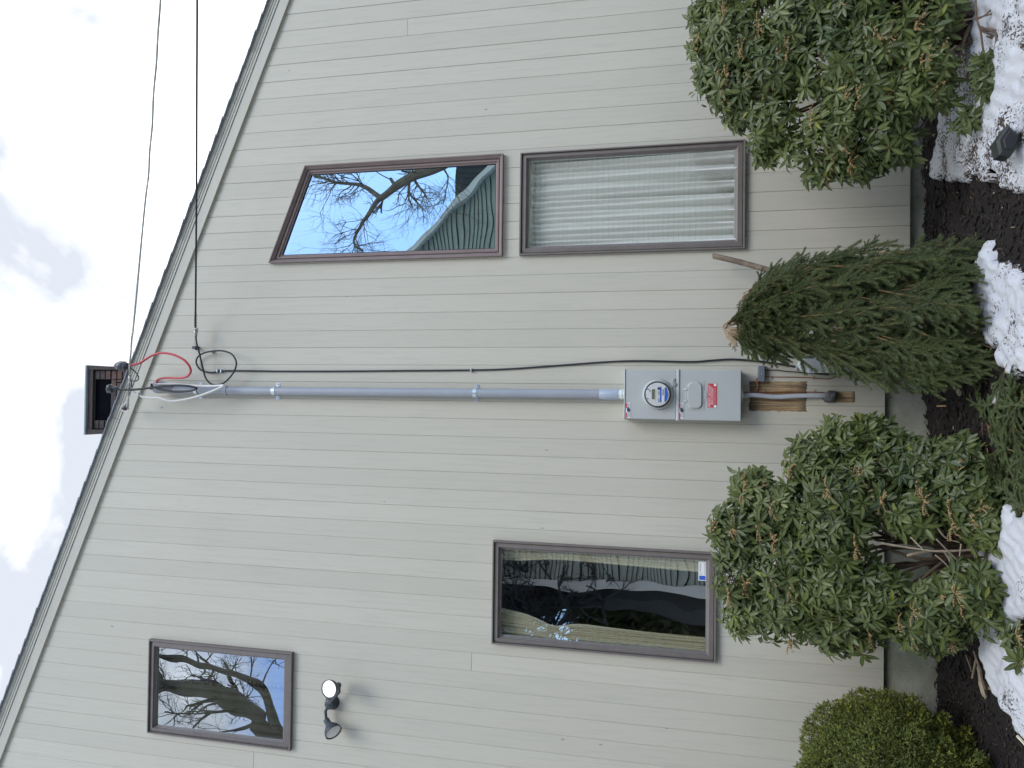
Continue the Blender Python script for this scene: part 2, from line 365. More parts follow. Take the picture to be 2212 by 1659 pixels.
def needle_mat():
    mt, t, b, N, L = nodes('fir_needle')
    at = N('ShaderNodeAttribute'); at.attribute_name = 'tint'; oi = N('ShaderNodeObjectInfo').outputs['Random']
    c = mixc(t, (.028, .050, .018), (.095, .130, .038), at.outputs['Fac'])
    c = mixc(t, c, (.085, .105, .03), math_(t, 'MULTIPLY', oi, .35))
    L(c, b.inputs['Base Color']); b.inputs['Roughness'].default_value = .5; return mt
M_NEEDLE = needle_mat()

# ================================================================== HOUSE
HOUSE = empty('house', (0, 0, 0), 'grey-green board-sided gable end of a house with four brown framed windows', 'house')
GX = lambda k: (.09021-.02411*k)*CD          # groove positions
RK = lambda x0, y0, x1, y1, Y: (P(x0, y0, Y), P(x1, y1, Y))
ra, rb = RK(603.5, 54.6, 4.8, 1628, -.024)
RS = (rb.z-ra.z)/(rb.x-ra.x)
topz = lambda x: ra.z+RS*(x-ra.x)+.03
def botz(x): return .094 if x > .47 else .24
# windows: outer corners (TL, TR, BR, BL seen upright) and glass corners
def quad(pts, Y): return [P(*p, Y) for p in pts]
W1o = quad([(580, 566.3), (658.6, 357), (1086.1, 332.4), (1084.7, 554.5)], -.03)
W1g = quad([(610, 550.4), (673.3, 376.6), (1071.1, 355.6), (1069.7, 537.6)], .01)
W2o = quad([(1120.4, 552.6), (1124.5, 331), (1612.3, 299.7), (1608.2, 535.7)], -.03)
W2g = quad([(1142.3, 534.9), (1142.3, 348), (1588.3, 321.2), (1585.5, 517.1)], .01)
W3o = quad([(1061.3, 1389.8), (1064.5, 1165.5), (1549.5, 1196.5), (1545.6, 1433.7)], -.03)
W3g = quad([(1081.3, 1370.7), (1082.6, 1183.2), (1527, 1213), (1524, 1410.6)], .01)
W4o = quad([(316.7, 1584.4), (322.1, 1381.3), (631.7, 1410.1), (626.3, 1621)], -.03)
W4g = quad([(338, 1565.6), (341, 1398.7), (614.3, 1425.4), (611.3, 1598.6)], .01)
def squarish(q, trap=False):
    xl = (q[0].x+q[3].x)/2; xr = (q[1].x+q[2].x)/2; zb = (q[2].z+q[3].z)/2
    zt = (q[0].z+q[1].z)/2
    return [(xl, q[0].z if trap else zt), (xr, q[1].z if trap else zt), (xr, zb), (xl, zb)]
WIN = []
for i, (o, g) in enumerate(((W1o, W1g), (W2o, W2g), (W3o, W3g), (W4o, W4g))):
    WIN.append((squarish(o, i == 0), squarish(g, i == 0)))
HOLES = []
for o, g in WIN:
    mq = [((a[0]+b[0])/2, (a[1]+b[1])/2) for a, b in zip(o, g)]
    HOLES.append((mq[0][0], mq[1][0], mq[2][1], mq[0][1], mq[1][1]))       # x0 x1 zbottom ztopleft ztopright
def strip_parts(a, b):
    """vertical strip of wall a..b minus windows -> list of (quad bottom-left, bottom-right, top-right, top-left)"""
    ev = []
    for x0, x1, zb, ztl, ztr in HOLES:
        if a >= x0-1e-6 and b <= x1+1e-6:
            f = lambda x: ztl+(ztr-ztl)*(x-x0)/(x1-x0)
            ev.append((zb, f(a), f(b)))
    ev.sort(); q = []; la = lb = botz((a+b)/2)
    for zb, ta, tb in ev:
        q.append((a, b, la, lb, zb, zb)); la, lb = ta, tb
    q.append((a, b, la, lb, topz(a), topz(b))); return q
def prism_quad(mb, q, y0, y1, cl=0, cr=0):
    a, b, la, lb, ta, tb = q
    mb.add([(a,y1,la),(b,y1,lb),(b,y1,tb),(a,y1,ta),(a,y0+cl,la),(b,y0+cr,lb),(b,y0+cr,tb),(a,y0+cl,ta),
            (a+cl,y0,la),(b-cr,y0,lb),(b-cr,y0,tb),(a+cl,y0,ta)],
           [(3,2,1,0),(0,1,5,4),(1,2,6,5),(2,3,7,6),(3,0,4,7),(4,5,9,8),(5,6,10,9),(6,7,11,10),(7,4,8,11),(8,9,10,11)])
SPL = [(1018.8, 1428), (548, 1641), (1415, 1434), (880, 60), (1690, 230)]
SPL = [P(*s) for s in SPL]
for k in range(-31, 36):
    xr, xl = GX(k)-.0014, GX(k+1)+.0014
    cuts = sorted({xl, xr}|{c for h in HOLES for c in h[:2] if xl+.004 < c < xr-.004})
    strips = [(a, b, strip_parts(a, b)) for a, b in zip(cuts, cuts[1:])]
    full = any(len(s[2]) == 1 for s in strips)
    dy = random.uniform(-.0012, .0012)
    def emit(ql):
        for sp_ in SPL:
            if xl < sp_.x < xr and len(ql) == 1 and ql[0][2] < sp_.z < ql[0][4]:
                a, b, la, lb, ta, tb = ql[0]
                emit([(a, b, la, lb, sp_.z-.0015, sp_.z-.0015)]); ql = [(a, b, sp_.z+.0015, sp_.z+.0015, ta, tb)]; break
        mb = MB()
        for q in ql: prism_quad(mb, q, dy, .022, 0.0022 if abs(q[0]-xl) < 1e-6 else 0, .0022 if abs(q[1]-xr) < 1e-6 else 0)
        mb.build('siding_board', M_SID, HOUSE)
    if full: emit([q for s in strips for q in s[2]])
    else:
        n = min(len(s[2]) for s in strips)
        for i in range(n): emit([s[2][i] for s in strips if len(s[2]) > i])
mb = MB()                                   # sheathing behind the boards
cuts = sorted({GX(36), GX(-31), .47}|{c for h in HOLES for c in h[:2]})
for a, b in zip(cuts, cuts[1:]):
    for q in strip_parts(a, b): prism_quad(mb, q, .0035, .12)
mb.build('sheathing', M_TRIM, HOUSE)
XL, XR = GX(36), GX(-31)
mb = MB(); nseg = 60
for i in range(nseg):                       # rough cast foundation in lifts
    a = XL+(XR-XL)*i/nseg; b = XL+(XR-XL)*(i+1)/nseg
    mb.box((a, .034+random.uniform(-.0015, .0015), -.6), (b, .3, .33))
mb.build('foundation', M_CONC, HOUSE)
mb = MB()
for x0, y0 in ((-1.98, .02),): mb.box((x0, .028, -.5), (x0+.012, .036, .22))
mb.build('foundation_joint', M_CONC, HOUSE)
# side and rear walls, closing the volume
mb = MB(); mb.box((XL, .121, -.5), (XL+.15, 6, topz(XL)-.1)); mb.box((XR-.15, .121, -.5), (XR, 6, topz(XR)-.1)); mb.box((XL, 6, -.5), (XR, 6.15, topz(XR)-.1))
mb.build('rear_wall', M_TRIM, HOUSE)
# rake boards
def slab(mb, A, B, w, y0, y1, ext=1.):
    """board lying along line A-B (X,Z), with width w upward-perpendicular"""
    A = Vector((A.x, 0, A.z)); B = Vector((B.x, 0, B.z)); d = (B-A).normalized(); n = Vector((d.z, 0, -d.x))
    if n.z < 0: n = -n
    A = A-d*ext; B = B+d*ext
    q = [A, B, B+n*w, A+n*w]
    if (q[1].x-q[0].x) < 0: q = [q[1], q[0], q[3], q[2]]
    mb.prism([(p.x, p.z) for p in q], y0, y1, .0)
    return d, n
E1 = RK(603.5, 54.6, 4.8, 1628, -.024); E2 = RK(519.7, 218.3, 94, 1325, -.03); E3 = RK(578, 0, 73.7, 1325, -.06)
def perp(Ea, Eb):
    d = (Vector((Ea[1].x, Ea[1].z))-Vector((Ea[0].x, Ea[0].z))).normalized(); v = Vector((Eb[0].x-Ea[0].x, Eb[0].z-Ea[0].z)); return abs(d.x*v.y-d.y*v.x)
w1 = perp(E1, E2); w2 = perp(E1, E3)-w1
mb = MB(); slab(mb, E1[0], E1[1], w1-.001, -.024, .02, 2); mb.build('rake_board', M_TRIM, HOUSE)
d_, n_ = (Vector((E1[1].x-E1[0].x, 0, E1[1].z-E1[0].z)).normalized(), None); n_ = Vector((-d_.z, 0, d_.x)); n_ = n_ if n_.z > 0 else -n_
def off(E, t): return E[0]+n_*t, E[1]+n_*t
jn = P(*ZH(718, 1420), -.06)
sj = (jn-E1[0]).dot(d_)                      # butt joint in the upper moulding
L0 = (E1[1]-E1[0]).length
for s0, s1 in ((-2, sj-.0015), (sj+.0015, L0+2)):
    mb = MB()
    for t0, t1, yy in ((w1+.0025, w1+.3*w2, -.030), (w1+.3*w2+.0004, w1+.55*w2, -.034), (w1+.55*w2+.0004, w1+.97*w2, -.039)):
        A = E1[0]+d_*s0+n_*t0; B = E1[0]+d_*s1+n_*t0; slab(mb, A, B, t1-t0, yy, .02, 0)
    mb.build('rake_moulding', M_TRIM, HOUSE)
ROOF = MB(); slab(ROOF, *off(E1, w1+w2*.98), .012, -.052, 6.2, 2); ROOF = ROOF.build('roof', M_SHING, HOUSE)
i = 0; s = -1.9
while s < L0+1.9:                            # each course laps the one below, so its lower edge stands proud
    a = E1[0]+d_*s+n_*(w1+w2+.001); b = E1[0]+d_*(s+.16)+n_*(w1+w2-.005)
    jy = random.uniform(-.004, .004)
    mb = MB(); h = .008
    q = [(b.x, b.z), (a.x, a.z), (a.x+n_.x*h, a.z+n_.z*h), (b.x+n_.x*h*.5, b.z+n_.z*h*.5)]
    mb.prism(q, -.062+jy, 6.2); mb.build('shingle', M_SHING, ROOF); s += .143
# rooms behind the glass
M_ROOM = mat('room_wall', (.10, .095, .085), .9, var=.1)
mb = MB()
for (x0, x1, zb, a, b) in HOLES:
    zt = max(a, b); Y0, Y1 = .121, 1.3; X0, X1, B0, T0 = x0-.15, x1+.15, zb-.15, zt+.1
    v = [(X0,Y0,B0),(X1,Y0,B0),(X1,Y1,B0),(X0,Y1,B0),(X0,Y0,T0),(X1,Y0,T0),(X1,Y1,T0),(X0,Y1,T0)]
    mb.add(v, [(0,1,2,3),(7,6,5,4),(1,5,6,2),(3,2,6,7),(0,3,7,4)])
mb.build('room_interior', M_ROOM, HOUSE)
def ring(mb, o, g, prof):
    loops = []
    for t, Y in prof: loops.append([(a[0]+(b[0]-a[0])*t, Y, a[1]+(b[1]-a[1])*t) for a, b in zip(o, g)])
    n = len(o); vs = [v for l in loops for v in l]; fs = []
    for i in range(len(prof)-1):
        for j in range(n):
            l = (j+1) % n; fs.append((i*n+j, (i+1)*n+j, (i+1)*n+l, i*n+l))
    mb.add(vs, fs)
wl = ['slanted-top picture window with mauve brown frame', None, None, None]
for i, (o, g) in enumerate(WIN):
    wmt = M_FRAME2 if i == 0 else M_FRAME
    mb = MB()
    if i == 0: ring(mb, o, g, [(0, .02), (0, -.036), (.12, -.036), (.16, -.03), (.40, -.016), (.46, -.002), (.52, .0), (.56, -.008), (.74, -.008), (.80, .002), (1, .006), (1, .03)])
    else: ring(mb, o, g, [(0, .02), (0, -.03), (.03, -.034), (.17, -.034), (.20, -.028), (.20, .03)])
    win = mb.build('window', wmt, HOUSE); win['label'] = ['picture window with slanted top and mauve brown frame', 'tall window with white curtains behind the spruce', 'tall window with cream side curtains', 'small upper window with taupe curtains'][i]
    mb = MB(); ring(mb, o, g, [(.20, .004), (.27, .004), (.27, .03)] if i else [(.999, .004), (1.03, .004), (1.03, .02)]); mb.build('gasket', M_GAP, win)
    if i:
        mb = MB(); ring(mb, o, g, [(.26, .03), (.26, -.016), (.28, -.019), (.72, -.021), (.74, -.018), (.78, -.004), (.84, -.002), (.88, .006), (1, .009), (1, .03)]); mb.build('sash', wmt, win)
        for c in range(4):                      # mitre joints of the sash, as scored lines
            mb = MB()
            a, b = o[c], g[c]; p0 = [a[j]+(b[j]-a[j])*.28 for j in (0, 1)]; p1 = [a[j]+(b[j]-a[j])*.74 for j in (0, 1)]
            mb.tube([(p0[0], -.0205, p0[1]), (p1[0], -.0205, p1[1])], .0007, 4)
            mb.build('mitre', wmt, win)
    mb = MB(); ring(mb, o, g, [(.98, .016), (1.05, .016), (1.05, .03)] if i != 0 else [(1.0, .017), (1.03, .017), (1.03, .03)]); mb.build('spacer', M_SPACER, win)
    c = [(a[0]+(b[0]-a[0])*.9, a[1]+(b[1]-a[1])*.9) for a, b in zip(o, g)]
    mb = MB(); mb.add([(p[0], .014, p[1]) for p in c], [(3, 2, 1, 0)]); mb.build('pane', [M_GL1, M_GL2, M_GL3, M_GL4][i], win)
print('boards done')

# ---- paint chips and nail dimples are in the siding material
# chimney standing on the roof slope behind the wall
CY = 1.5
ct = P(*Z2(208, 1410), CY); cr = P(*Z2(208, 660), CY-.12)
chX0 = P(*Z2(215, 1398), CY).x; chX1 = P(*Z2(300, 672), CY).x; capz = P(*Z2(208, 900), CY-.1).z
rz = lambda x: topz(x)+.1
CH = MB(); CH.box((chX0, CY, rz(chX1)-.2), (chX1, CY+.9, capz-.023)); CH = CH.build('chimney', M_MORTAR, HOUSE)
mb = MB(); mb.bbox((chX0-.012, CY-.075, capz-.022), (chX1+.012, CY+.97, capz), .004); mb.build('crown', M_CAP, CH)
op0, op1 = P(*Z2(400, 1255), CY), P(*Z2(400, 815), CY); oz1 = capz-.080; oz0 = P(*Z2(515, 1000), CY).z
mb = MB(); mb.box((op0.x, CY-.008, oz0), (op1.x, CY+.02, oz1)); mb.build('flue_shade_panel', M_FLUE, CH)  # solid black panel paints in the shade of the open flue
pit = .068; bh = .058; z = oz1+.005
def brick(x0, x1, z0, mt): mb = MB(); mb.bbox((x0, CY-.032+random.uniform(-.004, .004), z0), (x1, CY+.02, z0+bh), .004); mb.build('brick', mt, CH)
row = 0
bx0 = [P(*Z2(400, y), CY).x for y in (1345, 1255, 815, 720)]
while z > rz(chX1)-.1:
    z -= pit; m1 = M_BRICK if (row > 2) else M_BRICK2
    brick(bx0[2]+.004, bx0[3], z, random.choice([m1, M_BRICK])); brick(bx0[0], bx0[1]-.004, z, random.choice([M_BRICK2, m1]))
    if z+bh < oz0:
        x = bx0[1]-(.1 if row % 2 else 0)
        while x < bx0[2]-.01:
            x1 = min(x+.19, bx0[2]-.002); brick(max(x, bx0[1]+.002), x1, z, random.choice([M_BRICK, M_BRICK2])); x += .2
    row += 1
for xa, xb in ((chX0, bx0[0]-.012), (bx0[3]+.012, chX1)):
    mb = MB(); mb.box((xa, CY-.06, rz(chX1)-.2), (xb, CY, capz-.024)); mb.build('corner_pier', M_BRICK2, CH)
mb = MB(); mb.box((chX0+.001, CY-.05, oz1+.002), (chX1-.001, CY-.033, capz-.025)); mb.build('crown_shade_strip', M_BRICK2, CH)  # dark strip paints in the shade under the crown's overhang
mb = MB(); dd = (rz(chX1)-rz(chX0))/(chX1-chX0)
mb.prism([(chX0, rz(chX0)-.3), (chX1, rz(chX1)-.3), (chX1, P(*Z2(700, 715), CY-.09).z), (chX0, P(*Z2(700, 715), CY-.09).z+dd*(chX0-chX1))], CY-.09, CY-.06); mb.build('flashing', mat('lead_flashing', (.06, .055, .055), .7), CH)

# ================================================================== GROUND
def ground_noise(X, Y):
    return .008*np.sin(9*X+2*np.sin(5*Y))+.006*np.sin(17*Y+3*X)+.004*np.sin(41*X+23*Y)+.003*np.sin(73*X-51*Y)
def gz_np(X, Y):
    a = np.where(X < -.1, .05*(X+.1), .012*(X+.1)); return np.clip(a, -.16, .03)+.045*np.maximum(Y, -3)
xs = np.concatenate([[-300, -120, -60, -30, -15, -8], np.arange(-5, 5, .04), [5, 8, 15, 30, 60, 120, 300]])
ys = np.concatenate([[-300, -120, -60, -30, -15, -8, -5], np.arange(-3, .33, .04), [8, 20, 80, 300]])
X, Y = np.meshgrid(xs, ys); Zg = gz_np(X, Y)+np.where((np.abs(X) < 5) & (Y > -3), ground_noise(X, Y)*1.3+rng.normal(0, .004, X.shape), 0)
Zg = np.where((Y > .03), Zg-.15, Zg)
nx, ny = len(xs), len(ys); idx = np.arange(nx*ny).reshape(ny, nx)
F = np.stack([idx[:-1, :-1], idx[:-1, 1:], idx[1:, 1:], idx[1:, :-1]], -1).reshape(-1, 4)
def ground_mat():
    mt, t, b, N, L = nodes('mulch_ground'); tc = N('ShaderNodeTexCoord').outputs['Object']
    c = mixc(t, (.006, .0045, .004), (.020, .013, .010), ramp(t, noise(t, 28, 8, .7, tc), .35, .7))
    c = mixc(t, c, (.045, .03, .02), math_(t, 'MULTIPLY', ramp(t, noise(t, 120, 3, .7, tc), .6, .72), .6))
    sp = N('ShaderNodeSeparateXYZ'); L(tc, sp.inputs[0])
    far = math_(t, 'LESS_THAN', sp.outputs[1], -3.4)
    lawn = mixc(t, (.075, .085, .03), (.62, .65, .7), ramp(t, noise(t, .35, 6, .6, tc), .42, .5))
    c = mixc(t, c, lawn, far); L(c, b.inputs['Base Color']); b.inputs['Roughness'].default_value = .95
    bump(t, b, noise(t, 60, 6, .7, tc), 1., .02); return mt
M_GROUND = ground_mat()
me = arr_mesh('ground', np.stack([X, Y, Zg], -1).reshape(-1, 3), F, [M_GROUND])
link(bpy.data.objects.new('ground', me), kind='structure', label='dark mulch bed along the foundation')
# bark chips strewn over the bed
def chips(n, name, cols, smin, smax, label, Y0=-1.9):
    mats = [mat(name+'_a', cols[0], .9, var=.4, vs=30, bp=0), mat(name+'_b', cols[1], .9, var=.4, vs=30, bp=0), mat(name+'_c', cols[2], .9, var=.4, vs=30, bp=0)]
    x = rng.uniform(-3.4, 3.6, n); y = rng.uniform(Y0, .02, n); L = rng.uniform(smin, smax, n); W = L*rng.uniform(.2, .5, n); H = W*.35
    z = gz_np(x, y)+ground_noise(x, y)*1.3+.004
    a = rng.uniform(0, 6.28, n); tl = rng.normal(0, .3, n); tw = rng.normal(0, .35, n)
    d = np.stack([np.cos(a)*np.cos(tl), np.sin(a)*np.cos(tl), np.sin(tl)], -1); s_ = np.stack([-np.sin(a), np.cos(a), tw], -1); s_ /= np.linalg.norm(s_, axis=1)[:, None]; u_ = np.cross(d, s_)
    c0 = np.array([[-1,-1,-1],[1,-.6,-1],[1,.6,-1],[-1,1,-1],[-1,-.8,1],[.9,-.6,1],[1,.5,1],[-.8,.8,1]])
    o = np.stack([x, y, z], -1)
    V = o[:, None]+c0[None, :, 0:1]*d[:, None]*L[:, None, None]/2+c0[None, :, 1:2]*s_[:, None]*W[:, None, None]/2+c0[None, :, 2:3]*u_[:, None]*H[:, None, None]/2
    f = np.array([(0,3,2,1),(4,5,6,7),(0,1,5,4),(1,2,6,5),(2,3,7,6),(3,0,4,7)])
    Fa = (np.arange(n)[:, None, None]*8+f[None]).reshape(-1, 4)
    me = arr_mesh(name, V.reshape(-1, 3), Fa, mats, smooth=False, mi=np.repeat(rng.integers(0, 3, n), 6))
    return link(bpy.data.objects.new(name, me), kind='stuff', label=label)
chips(16000, 'bark_mulch', [(.008, .006, .005), (.016, .011, .008), (.030, .019, .013)], .012, .05, 'dark brown shredded bark mulch covering the bed')
chips(800, 'wood_debris', [(.20, .15, .09), (.38, .34, .27), (.12, .065, .035)], .006, .024, 'pale wood splinters and bits littering the mulch')

# snow patches lying on the mulch
def snow_mat():
    mt, t, b, N, L = nodes('old_snow'); tc = N('ShaderNodeTexCoord').outputs['Object']
    at = N('ShaderNodeAttribute'); at.attribute_name = 'tint'
    c = mixc(t, (.45, .475, .51), (.61, .625, .65), noise(t, 4, 4, .6, tc))
    g = noise(t, 75, 4, .65, tc); gl = noise(t, 9, 3, .6, tc)
    thr = math_(t, 'SUBTRACT', .74, math_(t, 'MULTIPLY', at.outputs['Fac'], math_(t, 'MULTIPLY', gl, .52)))
    dirt = math_(t, 'GREATER_THAN', g, thr)
    c = mixc(t, c, (.05, .035, .026), dirt); L(c, b.inputs['Base Color']); b.inputs['Roughness'].default_value = .6
    b.inputs['Subsurface Weight'].default_value = .25; b.inputs['Subsurface Radius'].default_value = (.02, .025, .03)
    bump(t, b, math_(t, 'ADD', noise(t, 30, 5, .6, tc), math_(t, 'MULTIPLY', dirt, -.6)), .45, .012); return mt
M_SNOW = snow_mat()
def in_poly(px, py, poly):
    r = np.zeros(px.shape, bool); n = len(poly); dmin = np.full(px.shape, 9.)
    for i in range(n):
        (x0, y0), (x1, y1) = poly[i], poly[(i+1) % n]
        c = ((y0 > py) != (y1 > py)) & (px < (x1-x0)*(py-y0)/((y1-y0) or 1e-9)+x0); r ^= c
        vx, vy = x1-x0, y1-y0; t = np.clip(((px-x0)*vx+(py-y0)*vy)/(vx*vx+vy*vy+1e-12), 0, 1)
        dmin = np.minimum(dmin, np.hypot(px-x0-t*vx, py-y0-t*vy))
    return r, dmin
def vnoise(X, Y, s, seed):
    import mathutils.noise as mn
    k = s/5.0; return np.array([mn.fractal(Vector((x*k, y*k, seed*7.3)), 1.0, 2.0, 4) for x, y in zip(X.ravel(), Y.ravel())]).reshape(X.shape)*1.6
def old_vnoise(X, Y, s, seed):
    o = np.zeros_like(X); r = np.random.default_rng(seed)
    for k in range(5):
        for _ in range(3):
            a = r.uniform(0, 6.28); ph = r.uniform(0, 6.28); f = s*2**k
            o += np.sin(f*(X*np.cos(a)+Y*np.sin(a))+ph+1.5*np.sin(f*.6*(X*np.sin(a)-Y*np.cos(a))+ph))*.5**k/3
    return o
def snow(pts, H, dirty, seed, label):
    poly = [(lambda g: (g.x, g.y))(G(*p)) for p in pts]; a = np.array(poly); st = .012
    xs = np.arange(a[:, 0].min()-.05, a[:, 0].max()+.05, st); ys = np.arange(a[:, 1].min()-.05, a[:, 1].max()+.05, st)
    X, Y = np.meshgrid(xs, ys); ins, d = in_poly(X, Y, poly); d = np.where(ins, d, -d)+vnoise(X, Y, 45, seed)*.036
    h = np.clip(d/.045, -1, 1); hh = np.where(h > 0, H*np.sqrt(np.clip(h, 0, 1)*(2-np.clip(h, 0, 1))), -.02)+np.where(h > 0, vnoise(X, Y, 26, seed+1)*.013*h+vnoise(X, Y, 120, seed+2)*.003, 0)
    Zs = gz_np(X, Y)+ground_noise(X, Y)+hh+.004
    ny, nx = X.shape; idx = np.arange(nx*ny).reshape(ny, nx)
    keep = (d > -.012); kf = keep[:-1, :-1] & keep[:-1, 1:] & keep[1:, 1:] & keep[1:, :-1]
    F = np.stack([idx[:-1, :-1], idx[:-1, 1:], idx[1:, 1:], idx[1:, :-1]], -1)[kf]
    t = np.clip(dirty+.45*vnoise(X, Y, 22, seed+5), 0, 1)*(1.0)+np.clip(1-d/.05, 0, 1)*.35
    u, inv = np.unique(F.ravel(), return_inverse=True)
    V = np.stack([X, Y, Zs], -1).reshape(-1, 3)[u]; me = arr_mesh('snow_patch', V, inv.reshape(-1, 4), [M_SNOW], tint=np.clip(t.ravel()[u], 0, 1))
    return link(bpy.data.objects.new('snow_patch', me), kind='structure', label=label)
snow([Z6(*p) for p in [(1790, 100), (1760, 160), (1745, 250), (1790, 310), (1760, 420), (1760, 520), (1710, 640), (1700, 780), (1690, 870), (1660, 1000), (1640, 1110), (1670, 1170), (1735, 1150), (1755, 1080), (1765, 1150), (1850, 1185), (1920, 1140), (2010, 1150), (2040, 1080), (2090, 1090), (2100, 1180), (2212, 1240), (2450, 1240), (2700, 600), (2700, -700), (1900, -700)]],
     .05, .62, 3, 'bumpy white snow drift with dark flecks below the large right shrub')
snow([ZG3(*p) for p in [(1375, 10), (1430, 20), (1450, 240), (1590, 250), (1600, 370), (1765, 420), (2300, 520), (2500, 1100), (2300, 1700), (1750, 1700), (1560, 1600), (1500, 1400), (1400, 1370), (1250, 1340), (1100, 1280), (960, 1240), (930, 1150), (900, 1000), (980, 800), (1150, 640), (1230, 480), (1180, 380), (1230, 230), (1350, 160)]],
     .045, .36, 11, 'smooth white snow patch at the foot of the cut spruce')
snow([ZG5(*p) for p in [(945, 260), (1010, 215), (1400, 200), (1600, 700), (1500, 1100), (1280, 1330), (1120, 1400), (1085, 1640)]]+[ZG7(*p) for p in [(1310, 20), (1368, 170), (1600, 300), (1700, 900), (1600, 1300), (1368, 1290), (1325, 1200), (1310, 1060), (1220, 940), (1130, 800), (1060, 700), (1020, 560), (980, 330), (960, 150), (930, 0)]]+[ZG5(*p) for p in [(790, 1500), (780, 1400), (830, 1250), (700, 1000), (600, 880), (560, 700), (620, 520), (800, 450)]],
     .045, .10, 23, 'clean white snow strip under the middle shrub')
print('ground done')

# ================================================================== METER AND SERVICE EQUIPMENT
def tube_obj(name, pts, r, mt, label=None, cat=None, parent=None, per=8, k=10, flat=1., group=None):
    mb = MB(); mb.tube(smooth_path(pts, per), r, k, flat=flat)
    return mb.build(name, mt, parent, smooth=True, origin=parent is None, label=label, cat=cat, group=group)
# cabinet
by = -.13
cTL, cBR = P(*Z5(125, 664), by), P(*Z5(1148, 238), by)
bx0_, bx1_, bz1, bz0 = (cTL.x+P(*Z5(1148, 682), by).x)/2, (cBR.x+P(*Z5(125, 230), by).x)/2, cTL.z, cBR.z
bxp = lambda x, y, Y=by-.004: (lambda p: (p.x, p.z))(P(*ZB(x, y), Y))
CAB = empty('meter_cabinet', ((bx0_+bx1_)/2, -.06, bz0), 'grey steel electric meter cabinet mounted on the siding between the shrubs', 'meter box')
zr = bxp(1015, 500)[1]; zt2 = bxp(88, 500)[1]
mb = MB(); mb.box((bx0_+.003, by+.008, bz0+.003), (bx1_-.003, -.001, bz1-.004)); mb.build('housing', M_CAB, CAB)
mb = MB(); mb.bbox((bx0_, by-.006, bz0), (bx1_, by+.006, zr-.011), .004); mb.build('lower_cover', M_CAB, CAB)
mb = MB(); mb.bbox((bx0_+.002, by-.006, zr+.012), (bx1_-.002, by+.006, zt2-.004), .004); mb.build('upper_cover', M_CAB, CAB)
mb = MB(); mb.bbox((bx0_-.004, by-.014, zr-.010), (bx1_+.004, by+.006, zr+.011), .005); mb.build('divider_rail', M_CABD, CAB)
mb = MB(); mb.bbox((bx0_-.003, by-.012, zt2-.003), (bx1_+.003, -.001, bz1), .005); mb.build('top_lip', M_CABD, CAB)
# meter
mc = bxp(664, 500, -.16); mc = Vector((mc[0], 0, mc[1]))
mb = MB(); o = Vector((mc.x, by-.004, mc.z)); mb.lathe(o, (0, -1, 0), [(.104, 0), (.104, .006), (.098, .020), (.090, .030), (.087, .026)], 40); mb.build('socket_ring', M_CAB, CAB, smooth=True)
mb = MB(); mb.lathe(o, (0, -1, 0), [(.0855, .010), (.0855, .040), (.083, .046), (.080, .046), (.078, .03)], 40); METER = mb.build('meter', M_BLK, CAB, smooth=True)
mb = MB(); mb.lathe(o, (0, -1, 0), [(.078, .02), (.078, .052), (.075, .058)], 40); mb.build('meter_face', M_FACE, METER, smooth=True)
mb = MB(); fy = o.y-.0595
def fp(x, y): return (mc.x-(y-500)*.000355, mc.z-(x-664)*.000355)       # face plane coordinates (measured raster, down = +x)
def frect(mb, xa, xb, ya, yb, Y, th=.0012):
    p, q = fp(xb, yb), fp(xa, ya); mb.box((p[0], Y-th, p[1]), (q[0], Y, q[1]))
frect(mb, 545, 628, 390, 600, fy); frect(mb, 500, 540, 415, 480, fy); frect(mb, 500, 540, 490, 568, fy); frect(mb, 739, 790, 360, 642, fy); mb.build('face_label', M_STW, METER)
mb = MB(); frect(mb, 557, 613, 402, 590, fy-.0014); mb.build('digital_display', M_LCD, METER)
mb = MB(); frect(mb, 708, 738, 360, 642, fy)
arc = [fp(792, 380), fp(792, 622)]+[fp(664+205*math.cos(a), 500+205*math.sin(a)) for a in np.linspace(.62, -.62, 9)]
mb.prism(arc[:2][::-1]+arc[2:][::-1] if False else [arc[1]]+[fp(664+195*math.cos(a), 500+195*math.sin(a)) for a in np.linspace(.60, -.60, 9)]+[arc[0]], fy-.0012, fy); mb.build('blue_label', M_STB, METER)
mb = MB()
for (x, y) in ((483, 405), (480, 583), (818, 380), (810, 625)): p = fp(x, y); mb.lathe((p[0], fy, p[1]), (0, -1, 0), [(.0045, 0), (.0045, .002)], 8)
p = fp(685, 390); mb.lathe((p[0], fy, p[1]), (0, -1, 0), [(.009, 0), (.009, .003)], 12)
for y in (405, 560): 
    frect(mb, 515, 530, y+12, y+45 if y < 500 else y+2, fy-.0014) if y < 500 else None
frect(mb, 755, 772, 400, 520, fy-.0014, .0006); mb.build('face_print', M_INK, METER)
mb = MB()
for y in (440, 470, 560, 600): frect(mb, 680, 684, y, y+22, fy, .002)
for (xa, ya) in ((672, 442), (672, 580)): frect(mb, xa, xa+20, ya, ya+70, fy, .0015)
mb.build('face_slot', M_INKG, METER)
mb = MB(); mb.lathe(o, (0, -1, 0), [(.079, .046), (.079, .070), (.074, .080), (.060, .084), (.0, .085)], 40); mb.build('glass_cover', M_GLM, METER, smooth=True)
